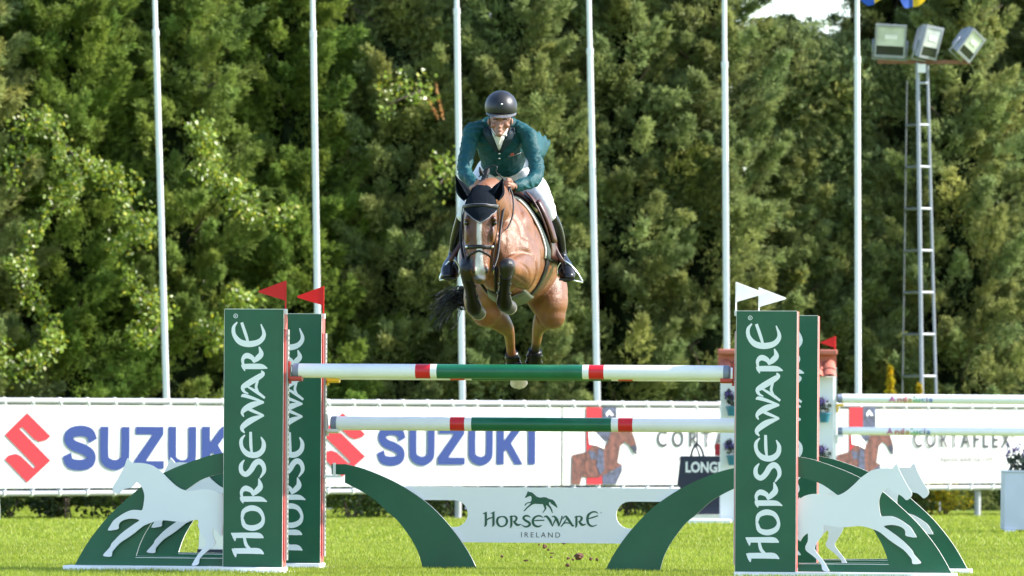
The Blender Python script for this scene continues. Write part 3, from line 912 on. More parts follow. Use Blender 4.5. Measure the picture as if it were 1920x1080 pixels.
def ring(bm, cx, cz, r, w, y, n=18):
    for rr in ():
        pass
    pts = [(cx+r*math.cos(6.2832*i/n), cz+r*math.sin(6.2832*i/n)) for i in range(n+1)]
    ribbon(bm, pts, w, y)
def stamp_R(bm, cx, cz, r, y, vert=False):
    ring(bm, cx, cz, r, r*0.28, y)
    t = r*0.5
    def q(u, v): return (cx-v*t, cz+u*t) if vert else (cx+u*t, cz+v*t)
    ribbon(bm, [q(-.6,-.8), q(-.6,.8), q(.4,.7), q(.4,.1), q(-.6,0)], t*0.3, y, thick=0.0016)
    ribbon(bm, [q(-.1,0), q(.6,-.8)], t*0.3, y, thick=0.0020)

PA0, PA1 = 1.545, 1.955       # pillar inner and outer edge
PH = 1.820
BZ = 0.053
def z_at(py, b=0.0, a=0.0):
    p = JP(a, b); return CAM_H+(825-py)*p.y/F

HORSE = [(903,130),(925,190),(960,260),(1005,340),(1030,380),(1025,410),(1000,435),(980,440),(960,420),(925,395),(880,387),(850,365),(825,335),(790,360),(765,400),(752,450),(755,500),(768,572),(800,576),(860,576),(920,600),(975,635),(1020,670),(1045,710),(1068,755),(1010,750),(975,738),(975,710),(960,682),(920,660),(860,650),(792,660),(830,690),(900,740),(960,788),(1000,830),(1035,868),(1045,895),(1080,935),(1108,970),(1080,980),(1035,978),(1030,945),(1010,915),(960,860),(900,820),(830,770),(760,712),(690,682),(620,662),(560,660),(480,668),(400,668),(285,650),(282,700),(262,750),(225,805),(207,850),(240,900),(280,950),(300,980),(320,1015),(332,1043),(290,1040),(270,1020),(265,985),(215,930),(165,890),(135,865),(130,830),(150,790),(152,745),(148,720),(110,750),(70,778),(66,450),(90,425),(130,402),(190,388),(260,390),(330,403),(400,400),(450,380),(500,345),(560,290),(600,250),(660,207),(700,187),(760,173),(830,170),(865,172)]
ARCH_OUT = [(64,73),(120,82),(200,100),(275,124),(350,150),(480,200),(600,256),(700,312),(780,368),(900,470),(1030,590),(1130,700),(1230,830),(1310,960),(1364,1064)]
ARCH_IN = [(64,243),(140,262),(200,280),(280,315),(380,385),(480,455),(580,545),(640,612),(700,690),(760,790),(800,880),(828,970)]
def make_standard(side, loc, label):
    """side +1: right hand standard, -1: left. local x along the jump, y back, origin under the pillar centre line"""
    ac = side*(PA0+PA1)/2
    root = empty('jump_standard', loc, -TH)
    tag(root, label, 'jump standard', 'green wing standards of the jump')
    x0, x1 = -0.205, 0.205
    D = 0.155
    zt = PH
    bm = bmesh.new(); box(bm, x0, x1, 0.0, D, BZ+0.002, zt)
    for f in bm.faces:
        f.material_index = 1 if abs(f.calc_center_median().x) > 0.2 else (2 if f.calc_center_median().z > zt-0.01 else 0)
    bm_obj('pillar', bm, [M['green'], M['red'], M['white_edge']], root)
    # thin pale edge between face and side
    bm = bmesh.new()
    for x in (x0-0.0025, x1+0.0005): box(bm, x, x+0.002, -0.002, 0.004, BZ+0.002, zt)
    box(bm, x0, x1, -0.0022, 0.003, zt+0.0005, zt+0.004)
    bm_obj('edge_strip', bm, M['white_edge'], root)
    inner = x1 if side < 0 else x0; sg = 1 if side < 0 else -1
    # pin track on the inner side
    bm = bmesh.new()
    tx0, tx1 = sorted((inner+sg*0.001, inner+sg*0.020))
    box(bm, tx0, tx1, 0.075, 0.13, 0.10, zt-0.135)
    bm_obj('pin_track', bm, M['alu'], root)
    bm = bmesh.new()
    hx0, hx1 = sorted((inner+sg*0.0202, inner+sg*0.0214))
    z = 0.14
    while z < zt-0.17:
        box(bm, hx0, hx1, 0.094, 0.111, z, z+0.014); z += 0.034
    bm_obj('pin_holes', bm, M['hole'], root)['kind'] = 'stuff'
    # red guide strip
    bm = bmesh.new(); gx0, gx1 = sorted((inner+sg*0.001, inner+sg*0.010)); box(bm, gx0, gx1, 0.030, 0.052, 0.10, zt-0.135); bm_obj('guide_strip', bm, M['red'], root)
    # flag
    fx = inner+sg*0.008
    bm = bmesh.new(); box(bm, fx-0.010, fx+0.012, 0.02, 0.05, zt-0.032, zt+0.004); bm_obj('flag_socket', bm, M['white'], root)
    fm = M['flag_red'] if side < 0 else M['flag_white']
    bm = bmesh.new(); cyl(bm, (fx, 0.035, zt), (fx, 0.035, zt+0.198), 0.0055, n=8); bm_obj('flag_stick', bm, fm, root)
    d = -1 if side < 0 else 1
    bm = bmesh.new()
    ft = zt+0.2
    P = [(fx, ft), (fx+d*0.03, ft-0.012), (fx+d*0.182, ft-0.069), (fx+d*0.192, ft-0.077), (fx+d*0.182, ft-0.085), (fx+d*0.02, ft-0.132), (fx, ft-0.142)]
    if d < 0: P = P[::-1]
    prism(bm, P, [], 0.030, 0.034); bm_obj('pennant', bm, fm, root)
    # lettering
    bm = bmesh.new()
    ztop = JL(957+side*480, 604+(3 if side > 0 else 0))[1]; zbot = JL(957+side*480, 1045+(9 if side > 0 else 0))[1]
    # text runs upwards; ascenders point to the left
    L = (ztop-zbot)/(1588-366)
    xb = -0.205+(501.5-420)/275.0
    if side > 0: xb = -0.205+(1468-1382)/275.0
    def place(u, v): return (xb+(v-505)*L*1.06, zbot+(u-366)*L)
    lettering(bm, place, L*1.18, -0.0005)
    stamp_R(bm, place(0, 348)[0], zt-0.045, 0.0135, -0.0005, vert=True)
    raw_obj('lettering', bm, M['vinyl'], root)
    # base beam, feet
    ow = 1.045
    bx0, bx1 = (x0-ow-0.07, x1+0.005) if side < 0 else (x0-0.005, x1+ow+0.04)
    bm = bmesh.new(); box(bm, bx0, bx1, -0.035, 0.20, 0.012, BZ); bm_obj('base_beam', bm, M['white'], root, bevel=0.004)
    for fx0 in ((bx0-0.055, bx0+0.30, -1), (x0+0.05, x1+0.03, 1)) if side < 0 else ((x0-0.03, x1-0.05, -1), (bx1-0.30, bx1+0.02, 1)):
        bm = bmesh.new(); box(bm, fx0[0], fx0[1], -0.10, 0.50, -0.01, 0.020); bm_obj('foot', bm, M['white'], root, bevel=0.003)
    # arch wing, drawn for the right side and mirrored
    aR = (PA0+PA1)/2
    def T(u, v):
        a_, z_ = JL(1480+u/4.5, 840+v/4.5)
        return ((a_-aR)*side, z_)
    op = smooth2d([T(*p) for p in ARCH_OUT], 3, closed=False)
    ip = smooth2d([T(*p) for p in ARCH_IN], 3, closed=False)
    bar = [T(828, 970), T(64, 972)]
    bot = [T(64, 1064)]
    zb = BZ+0.002
    op[-1] = (op[-1][0], zb)
    outer = op+[(T(64, 1064)[0], zb), (bar[1][0], bar[1][1])]+[bar[0]]+ip[::-1][1:]
    outer = [(x, max(z, zb)) for x, z in outer]
    if side < 0: outer = outer[::-1]
    bm = bmesh.new(); prism(bm, outer, [], 0.075, 0.100, 0, 1)
    bm_obj('arch_wing', bm, [M['green'], M['white_edge']], root)
    # thin score line on the lower bar
    bm = bmesh.new(); q0 = T(70, 978); q1 = T(830, 984); ribbon(bm, [q0, q1], 0.0035, 0.0748); raw_obj('seam', bm, M['white_edge'], root)
    hp = [T(*p) for p in smooth2d(HORSE, 2)]
    if side < 0: hp = hp[::-1]
    bm = bmesh.new(); prism(bm, hp, [], 0.040, 0.058, 0, 1)
    bm_obj('horse_cutout', bm, [M['cutout'], M['white_edge']], root)
    bm = bmesh.new()
    for u, v in ((150, 500), (600, 500), (740, 300), (930, 640)):
        x_, z_ = T(u, v); cyl(bm, (x_, 0.0585, z_), (x_, 0.0745, z_), 0.012, n=8)
    bm_obj('spacer', bm, M['white_edge'], root)
    return root

def cup_part(root, side, z, m, hang=True):
    inner = 0.205 if side < 0 else -0.205; sg = 1 if side < 0 else -1
    r = empty('jump_cup', (inner+sg*0.021, 0.102, z)); r.parent = root
    bm = bmesh.new()
    box(bm, *sorted((0.0, sg*0.012)), -0.03, 0.03, -0.055, 0.065)
    bm_obj('back_plate', bm, M['cup_white'] if not hang else m, r)
    bm = bmesh.new()
    # shallow curved shelf
    n = 8; x0, x1 = sorted((sg*0.013, sg*0.095))
    pr = []
    for i in range(n+1):
        t = -1+2*i/n; pr.append((t*0.042, -0.052+0.012*t*t))
    for i in range(n):
        (ya, za), (yb, zb) = pr[i], pr[i+1]
        v = [bm.verts.new(p) for p in ((x0,ya,za),(x1,ya,za),(x1,yb,zb),(x0,yb,zb),(x0,ya,za-0.02),(x1,ya,za-0.02),(x1,yb,zb-0.02),(x0,yb,zb-0.02))]
        for f in ((0,1,2,3),(7,6,5,4),(0,4,5,1),(1,5,6,2),(2,6,7,3),(3,7,4,0)): bm.faces.new([v[k] for k in f])
    bm_obj('shelf', bm, m, r)
    bm = bmesh.new(); box(bm, *sorted((sg*0.002, sg*0.018)), -0.012, 0.012, -0.09, -0.057); bm_obj('pin', bm, m, r)
    r['label'] = 'cup holding the end of a rail'
    return r

ac = (PA0+PA1)/2; acl = ac+0.031
fl_ = make_standard(-1, JP(-acl, 0), 'front left green jump standard with red pennant and white upright lettering')
fr_ = make_standard(1, JP(ac, 0), 'front right green jump standard with white pennant and white upright lettering')
rl_ = copy_tree(fl_); rl_.location = JP(-acl, SPREAD); rl_['label'] = 'rear left green jump standard with red pennant, half hidden behind the front one'
rr_ = copy_tree(fr_); rr_.location = JP(ac, SPREAD); rr_['label'] = 'rear right green jump standard with white pennant, mostly hidden behind the front one'

# rails -------------------------------------------------------------
def rail(b, px_ends, pyc, bands, label, Lr=None):
    """bands given by photo pixel x on the plane at depth b"""
    xs = [JL(p, pyc, b)[0] for p in px_ends]
    zc = JL(960, pyc, b)[1]
    mid = (xs[0]+xs[1])/2
    root = empty('jump_rail', JP(mid, b, zc), -TH)
    tag(root, label, 'jump rail', 'striped rails of the green jump')
    R = 0.0495
    ed = [JL(p, pyc, b)[0]-mid for p, _ in bands]+[xs[1]-mid-0.043]
    bm = bmesh.new(); n = 28
    rings = []
    xsR = []
    for i, e in enumerate(ed):
        xsR.append((e, i))
    rr = []
    for e, i in xsR:
        rr.append([bm.verts.new((e, math.cos(2*math.pi*k/n)*R, math.sin(2*math.pi*k/n)*R)) for k in range(n)])
    mats = [M['pole_white'], M['pole_red'], M['pole_green']]
    for i in range(len(rr)-1):
        for k in range(n):
            f = bm.faces.new((rr[i][k], rr[i+1][k], rr[i+1][(k+1) % n], rr[i][(k+1) % n]))
            f.material_index = bands[i][1]; f.smooth = True
    bm_obj('rail_body', bm, mats, root)
    for s, e in ((-1, ed[0]), (1, ed[-1])):
        bm = bmesh.new(); cyl(bm, (e+s*0.0005, 0, 0), (e+s*0.036, 0, 0), R+0.0015, n=28); cyl(bm, (e+s*0.0365, 0, 0), (e+s*0.043, 0, 0), R-0.004, n=28)
        bm_obj('end_cap', bm, M['cap_grey'], root)
    return root, zc
fy = 697.0; FB_ = 0.102
_, zf = rail(FB_, (549, 1369), fy, [(561, 0), (780, 1), (808, 0), (820, 2), (1093, 0), (1105, 1), (1133, 0)], 'front top rail, white with two red bands and a long green middle')
_, zr = rail(SPREAD+FB_, (620, 1431), 700.5, [(632, 0), (845, 1), (872, 0), (885, 2), (1147, 0), (1160, 1), (1187, 0)], 'rear top rail, almost hidden just behind the front rail')
_, zl = rail(SPREAD+FB_, (620, 1431), 795.5, [(632, 0), (845, 1), (872, 0), (885, 2), (1147, 0), (1160, 1), (1187, 0)], 'lower rear rail, white with red bands and green middle, below the top rails')
for s, r in ((-1, fl_), (1, fr_)): cup_part(r, s, zf, M['cup_red'])
for s, r in ((-1, rl_), (1, rr_)):
    cup_part(r, s, zr, M['cup_yellow']); cup_part(r, s, zl, M['cup_white'], False)

# filler gate -------------------------------------------------------
FBK = SPREAD+0.02
root = empty('filler_gate', JP(0.0, FBK), -TH)
tag(root, 'low filler of two green arch legs carrying a white lettered board', 'jump filler')
def G(px, py): return JL(px, py, FBK)
Lo = [(640,868),(648,870),(683,879),(725,896),(758,913),(795,938),(822,962),(847,990),(867,1017),(883,1043),(899,1076)]
Li = [(795,1076),(788,1045),(777,1020),(763,998),(745,975),(727,960),(703,937),(680,922),(647,905)]
lo = smooth2d([G(*p) for p in Lo[1:]], 3, closed=False); li = smooth2d([G(*p) for p in Li], 3, closed=False)
lo[-1] = (lo[-1][0], 0.004); li[0] = (li[0][0], 0.004)
left_poly = lo+li
cxm = (G(899, 1070)[0]+G(1131, 1070)[0])/2
for mir in (False, True):
    P = left_poly if not mir else [(2*cxm-x, z) for x, z in left_poly][::-1]
    bm = bmesh.new(); prism(bm, P, [], -0.014, 0.008, 0, 1)
    bm_obj('arch_leg', bm, [M['green'], M['white_edge']], root)
    # hanging tab and bracket at the outer end
    x = P[0][0] if not mir else P[-1][0]; s = -1 if not mir else 1
    zt_ = max(p[1] for p in P)
    bm = bmesh.new(); box(bm, *sorted((x-s*0.002, x+s*0.100)), -0.010, 0.004, zt_-0.075, zt_-0.001); bm_obj('hanging_tab', bm, M['green'], root)
    bm = bmesh.new(); box(bm, *sorted((x+s*0.068, x+s*0.088)), -0.024, -0.0105, zt_-0.080, zt_+0.008); box(bm, *sorted((x+s*0.045, x+s*0.150)), -0.024, 0.02, zt_-0.098, zt_-0.0805); bm_obj('bracket', bm, M['cup_white'], root)
def rounded_slot(xa, xb, za, zb, left_open, r=None):
    r = r or (zb-za)/2; out = []
    zc = (za+zb)/2; n = 10
    if left_open:    # round end on the right
        out = [(xa, za)]+[(xb-r+r*math.sin(math.pi*i/n), zc-r*math.cos(math.pi*i/n)) for i in range(n+1)]+[(xa, zb)]
    else:
        out = [(xb, zb)]+[(xa+r-r*math.sin(math.pi*i/n), zc+r*math.cos(math.pi*i/n)) for i in range(n+1)]+[(xb, za)]
    return out
x0, zt_ = G(731, 912); x1 = 2*cxm-x0; xl, zb_ = G(859, 1016.5); xr = 2*cxm-xl
outer = [(x0, zt_), (x0, zt_-0.02), (xl, zb_), (xr, zb_), (x1, zt_-0.02), (x1, zt_)]
ha = G(797, 988)[0]; hb = G(876.5, 988)[0]; hz0 = G(800, 988)[1]; hz1 = G(800, 937.5)[1]
h1 = rounded_slot(G(800, 960)[0], hb, hz0, hz1, True); h2 = [(2*cxm-x, z) for x, z in h1][::-1]
h1[0] = (G(832,985)[0], h1[0][1]); h1[-1] = (G(792,940)[0], h1[-1][1])
h2 = [(2*cxm-x, z) for x, z in h1][::-1]
bm = bmesh.new(); prism(bm, outer, [h1, h2], 0.010, 0.028, 0, 1)
board = bm_obj('sign_board', bm, [M['cutout'], M['white_edge']], root)
def GS(u, v):   # crop units of the sign -> local
    return G(840+u/5.647, 900+v/5.647)
bm = bmesh.new(); lettering(bm, GS, 1.0/5.647*44.5/F, 0.0095)
stamp_R(bm, *GS(1620, 345), 0.004, 0.0095)
raw_obj('lettering', bm, M['vinyl_green'], board)
p0 = GS(772, 606); p1 = GS(1186, 556)
text_obj('lettering', 'IRELAND', p0[0], p1[0], p0[1], p1[1], 0.0085, M['grey_text'], board, spacing=1.45)
EMB = [(845,118),(856,126),(884,130),(910,150),(940,178),(975,187),(1005,182),(1035,183),(1062,198),(1080,203),(1105,208),(1130,232),(1150,270),(1158,298),(1140,285),(1115,268),(1090,250),(1078,232),(1066,240),(1070,262),(1088,285),(1100,310),(1105,335),(1112,352),(1096,342),(1088,320),(1068,290),(1040,265),(1034,275),(1042,300),(1030,318),(1005,348),(997,348),(1012,325),(1022,302),(1012,280),(1003,255),(985,256),(950,254),(915,252),(890,262),(862,282),(838,300),(818,322),(805,332),(797,328),(812,310),(826,292),(850,272),(868,254),(876,244),(850,245),(830,252),(825,268),(808,272),(812,260),(822,246),(842,236),(868,232),(878,225),(884,200),(882,180),(872,168),(858,172),(838,180),(824,190),(813,184),(818,174),(830,155),(836,135)]
bm = bmesh.new(); flat_poly(bm, [GS(*p) for p in EMB], 0.0085); raw_obj('horse_emblem', bm, M['vinyl_green'], board)

# ------------------------------------------------------------------ clods of turf thrown up
clods = [(1085,1043,8,6,'largest brown clod of turf flying under the filler board'), (1065,1047,3,2.6,'crumb left of the largest clod'), (1074,1049,2.4,2,'tiny crumb touching the largest clod at its left'), (1108,1048,3,3.2,'dark crumb just right of the largest clod'), (1119,1049,2.5,3,'outer dark crumb right of the largest clod'),
         (1021,1025,4,4,'brown clod left of centre below the board'), (1028,1031,2.4,2,'small crumb below the left brown clod'), (1035,1037,4,1.4,'thin sliver of turf below the left brown clod'), (1064,1060,4,3.5,'dark clod low on the grass, left of the largest clod'), (1062,1077,5,3,'dark clod at the bottom edge of the picture'),
         (1057,1018,4,3,'dark clod just under the lower edge of the board'), (1011,1021,2,1.6,'crumb close under the board, left'), (941,1043,2.4,3,'dark crumb far left between the arches'), (986,1051,4,2,'flat crumb left of centre between the arches'), (1034,1045,2.6,1.6,'small greenish crumb between the arches')]
for k, (px, py, rx, rz, lab) in enumerate(clods):
    Yc = 44.9 if k % 3 else 45.6
    if py > 1070: Yc = 43.9
    c = W(px, py, Yc); s = Yc/F
    c.z = max(c.z, rz*s*0.8+0.01)
    bm = bmesh.new(); bmesh.ops.create_icosphere(bm, subdivisions=2, radius=1)
    g = random.Random(k)
    for v in bm.verts:
        q = 1+g.uniform(-.35, .35); v.co = Vector((v.co.x*rx*s*q, v.co.y*rx*s*q*0.8, v.co.z*rz*s*q))
    o = bm_obj('turf_clod', bm, M['dirt']); o.location = c
    tag(o, lab, 'clod of turf', 'clods of turf thrown up by the horse')

# ------------------------------------------------------------------ second jump at the right
Y2 = 70.0; s2 = Y2/F
def P2(px, py):
    q = W(px, py, Y2); return (q.x, q.z)
xw0, _ = P2(1350, 978); xw1, _ = P2(1562, 978); xc = (xw0+xw1)/2
root = empty('patio_wall_wing', (xc, Y2, 0))
tag(root, 'white house wall jump wing with terracotta tiled top and teal flowerpots', 'jump wing')
hw = (xw1-xw0)/2; zt_ = P2(1455, 705)[1]
bm = bmesh.new(); box(bm, -hw, hw, 0, 0.16, 0.04, zt_); bm_obj('wall', bm, M['stucco'], root, bevel=0.006)
bm = bmesh.new(); box(bm, -hw+0.3, -hw+0.32, -0.006, -0.001, 0.3, zt_-0.2); bm_obj('wall_joint', bm, M['white_edge'], root)
zr_ = P2(1455, 655)[1]
tile_me = None
n = 9
for i in range(n):
    for row in range(2):
        if tile_me is None:
            bm = bmesh.new(); k = 8; A = []; B = []
            for q in range(k+1):
                t = math.pi*q/k
                A.append(bm.verts.new((math.cos(t)*0.075, -0.20, math.sin(t)*0.045))); B.append(bm.verts.new((math.cos(t)*0.062, 0.0, 0.13+math.sin(t)*0.04)))
            for q in range(k): bm.faces.new((A[q], A[q+1], B[q+1], B[q]))
            o = bm_obj('roof_tile', bm, M['terracotta'], root, smooth=True)
            mod = None; tile_me = o.data
        else: o = link('roof_tile', tile_me, M['terracotta'], root)
        o.location = (-hw-0.02+(2*hw+0.04)*(i+0.5)/n, 0.05+row*0.10, zt_-0.02+row*0.075)
bm = bmesh.new(); box(bm, -hw-0.035, hw+0.035, -0.04, 0.19, zr_-0.055, zr_); bm_obj('ridge', bm, M['terracotta'], root, bevel=0.01)
bm = bmesh.new(); box(bm, -hw-0.03, hw+0.03, 0.09, 0.15, zt_+0.002, zr_-0.057); bm_obj('roof_core', bm, M['terracotta'], root)
bm = bmesh.new(); box(bm, -hw-0.36, -hw+0.12, -0.25, 0.45, 0, 0.075); bm_obj('foot', bm, M['white'], root, bevel=0.01)
bm = bmesh.new(); box(bm, hw-0.12, hw+0.1, -0.25, 0.45, 0, 0.075); bm_obj('foot', bm, M['white'], root, bevel=0.01)
bm = bmesh.new(); box(bm, hw-0.0, hw+0.03, 0.03, 0.10, 0.15, zt_+0.1); bm_obj('pin_track', bm, M['white'], root)
x, z = P2(1568, 630)
bm = bmesh.new(); cyl(bm, (x-xc-0.01, 0.06, zr_-0.05), (x-xc-0.01, 0.06, z), 0.008, n=6); bm_obj('flag_stick', bm, M['flag_red'], root)
bm = bmesh.new(); prism(bm, [(x-xc-0.01, z), (x-xc-0.01, z-0.13), (x-xc-0.18, z-0.075)][::-1], [], 0.055, 0.060); bm_obj('pennant', bm, M['flag_red'], root)
M['cup_yel2'] = M['cup_yellow']
for py in (757, 815):
    x, z = P2(1570, py); bm = bmesh.new(); box(bm, hw+0.031, hw+0.11, -0.0, 0.10, z-0.03, z); box(bm, hw+0.031, hw+0.05, 0.02, 0.08, z-0.10, z-0.03); bm_obj('jump_cup', bm, M['cup_yellow'] if py < 800 else M['cup_white'], root)
# flowerpots hang on the wall: things of their own
for px, py, lab in ((1372, 770, 'upper teal flowerpot on the white wall left of the front right standard'), (1373, 862, 'lower teal flowerpot with a purple flower on the white wall'), (1545, 782, 'teal flowerpot on the white wall right of the rear right standard'), (1545, 872, 'lowest teal flowerpot on the white wall near the right arch')):
    x, z = P2(px, py)
    r = empty('flowerpot', (x, Y2-0.085, z)); tag(r, lab, 'flowerpot', 'flowerpots on the patio wall wing')
    bm = bmesh.new(); cyl(bm, (0, 0, -0.06), (0, 0, 0.03), 0.045, 0.065, n=14); cyl(bm, (0, 0, 0.0302), (0, 0, 0.05), 0.072, n=14); bm_obj('pot', bm, M['teal_pot'], r)
    bm = bmesh.new(); cyl(bm, (0, 0, 0.0505), (0, 0, 0.053), 0.06, n=12); bm_obj('soil', bm, M['dirt'], r)
    link('plant', leaf_cloud([(0, 0, 0.12, .09, .05, .07, 1), (-.04, 0, .18, .04, .04, .06, .6)], 160, 0.028, (0.05, 0.08, 0.05), int(px)), M['vine'], r)
    link('flowers', leaf_cloud([(-0.03, -0.02, 0.17, .07, .04, .06, 1)], 50, 0.03, (0.16, 0.12, 0.36), int(px)+5), M['conifer'], r)
cols = [(0.45,0.01,0.25), (0.55,0.02,0.05), (0.45,0.02,0.02), (0.45,0.25,0.02), (0.10,0.35,0.05), (0.02,0.35,0.15), (0.02,0.20,0.35), (0.10,0.05,0.35), (0.01,0.10,0.40)]
CM = [mat('print_colour', c, 0.5) for c in cols]
for (py, r_, lab, Yr, lx) in ((748.5, 0.052, 'upper plain white rail with small rainbow script, right edge', 70.0, 1666), (809, 0.0455, 'lower plain white rail with small rainbow script, right edge', 70.0, 1662)):
    z = W(1745, py, Yr).z; xa = W(1571, py, Yr).x; xb = xa+3.5
    rt = empty('jump_rail', ((xa+xb)/2, Yr+0.05, z)); tag(rt, lab, 'jump rail', 'plain white rails of the second jump')
    L2 = (xb-xa)/2
    bm = bmesh.new(); cyl(bm, (-L2+0.05, 0, 0), (L2-0.05, 0, 0), r_, n=24); bm_obj('rail_body', bm, M['pole_white'], rt)
    for s in (-1, 1):
        bm = bmesh.new(); cyl(bm, (s*(L2-0.0495), 0, 0), (s*L2, 0, 0), r_-0.002, n=20); bm_obj('end_cap', bm, M['cap_grey'] , rt)
    word = 'Andalucía'; x = (lx-960)*Yr/F-(xa+xb)/2
    wds = [.085, .052, .052, .052, .028, .052, .050, .024, .052]
    for i, ch in enumerate(word):
        h_ = 0.07 if ch in 'Adlí' else 0.042
        zb0 = -0.034
        me = text_mesh(ch, 0.008)
        co = np.empty(len(me.vertices)*3); me.vertices.foreach_get('co', co); co = co.reshape(-1, 3); lo_ = co.min(0); hi_ = co.max(0)
        q = np.empty_like(co); q[:, 0] = x+(co[:, 0]-lo_[0])/(hi_[0]-lo_[0])*wds[i]*0.86; q[:, 2] = zb0+(co[:, 1]-lo_[1])/(hi_[1]-lo_[1])*h_
        q[:, 1] = -np.sqrt(np.maximum(1e-6, r_**2-np.minimum(q[:, 2]**2, r_**2*0.9)))-0.012
        me.vertices.foreach_set('co', q.ravel()); me.materials.clear(); me.name = 'printed_letter'
        link('printed_letter', me, CM[i], rt); x += wds[i]*1.12

# navy bag-shaped board of a sponsor ---------------------------------
Yb = 71.5; sb = Yb/F
def PB(px, py):
    q = W(px, py if py else 905, Yb); return (q.x, q.z if py else 0)
xc, _ = PB(1335, 0)
root = empty('bag_board', (xc, Yb, 0)); tag(root, 'navy shopping bag shaped board with white lettering and looped handle', 'bag board')
P = [(1276,855),(1394,855),(1400,905),(1394,922),(1388,964),(1284,964),(1280,922),(1270,908)]
bm = bmesh.new(); prism(bm, [(PB(*p)[0]-xc, PB(*p)[1]) for p in P], [], -0.10, 0.10); bm_obj('board', bm, M['navy'], root, bevel=0.004)
p0 = PB(1285, 886); p1 = PB(1388, 866)
text_obj('lettering', 'LONGINES', p0[0]-xc, p1[0]-xc, p0[1], p1[1], -0.103, M['vinyl'], root, weight=0.035)
bm = bmesh.new(); tube(bm, [(PB(px, py)[0]-xc, -0.06, PB(px, py)[1]) for px, py in ((1295,856),(1299,842),(1307,833),(1315,842),(1319,856))], 0.013, n=6, sub=4); bm_obj('handle', bm, M['navy'], root)
bm = bmesh.new(); tube(bm, [(PB(px, py)[0]-xc, -0.04, PB(px, py)[1]) for px, py in ((1307,835),(1307,806))], 0.010, n=6, sub=1)
tube(bm, [(PB(px, py)[0]-xc, -0.03, PB(px, py)[1]) for px, py in ((1312,856),(1306,838))], 0.010, n=6, sub=1); bm_obj('cord', bm, M['navy'], root)
bm = bmesh.new(); box(bm, *[PB(p, 0)[0]-xc for p in (1340, 1372)], -0.05, 0.03, PB(1350, 854.5)[1], PB(1350, 832)[1]); bm_obj('red_tab', bm, M['ban_red'], root)
bm = bmesh.new(); box(bm, PB(1292,0)[0]-xc, PB(1380,0)[0]-xc, -0.2, 0.2, 0, PB(1330,964.5)[1]); bm_obj('plinth', bm, M['white'], root)

# white and navy box behind the left wing ------------------------------
Yq = 49.2; sq = Yq/F
x0 = (371-960)*sq; x1 = x0+0.95
root = empty('sponsor_box', ((x0+x1)/2, Yq, 0)); tag(root, 'white box with navy lettered band, glimpsed through the left jump wing', 'sponsor box')
h = (x1-x0)/2; zt1 = W(390, 985, Yq).z; zn = W(390, 1030, Yq).z
bm = bmesh.new(); prism(bm, [(-h+0.01, zn), (h-0.01, zn), (h-0.02, zt1), (-h+0.02, zt1)], [], 0, 0.35); bm_obj('upper_box', bm, M['white'], root)
bm = bmesh.new(); box(bm, -h, h, -0.01, 0.36, 0, zn-0.001); bm_obj('navy_band', bm, M['navy'], root)
za = CAM_H+(825-1046)*sq; zb2 = W(395, 1037, Yq).z
text_obj('lettering', 'LONGINES', -h+0.03, h-0.03, 0.004, zb2, -0.012, M['vinyl'], root, weight=0.035)

# pale planter at the right border ---------------------------------------
Yp = 64.5; sp = Yp/F
x0 = (1884-960)*sp
root = empty('planter', (x0+0.35, Yp, 0)); tag(root, 'pale blue planter box with lavender coloured flowers at the right border', 'planter')
zt1 = W(1900, 882, Yp).z
bm = bmesh.new(); box(bm, -0.35, 0.35, 0, 0.5, 0.05, zt1-0.02); bm_obj('box', bm, M['planter'], root, bevel=0.005)
bm = bmesh.new(); box(bm, -0.355, 0.355, -0.01, 0.51, zt1-0.019, zt1); bm_obj('rim', bm, M['planter'], root)
for x in (-0.29, 0.29):
    bm = bmesh.new(); box(bm, x-0.055, x+0.055, -0.03, 0.10, 0, 0.049); bm_obj('foot', bm, M['white'], root)
link('leaves', leaf_cloud([(x, 0.2, zt1+0.07, .12, .12, .10, 1) for x in (-.2, 0, .2)], 350, 0.05, (0.05, 0.07, 0.05), 33), M['vine'], root)['kind'] = 'stuff'
bl = [(random.uniform(-.32,.3), random.uniform(.1,.4), zt1+random.uniform(.10,.24), .022, .022, .06, 1) for _ in range(26)]
link('flowers', leaf_cloud(bl, 700, 0.02, (0.09, 0.08, 0.20), 34), M['conifer'], root)['kind'] = 'stuff'
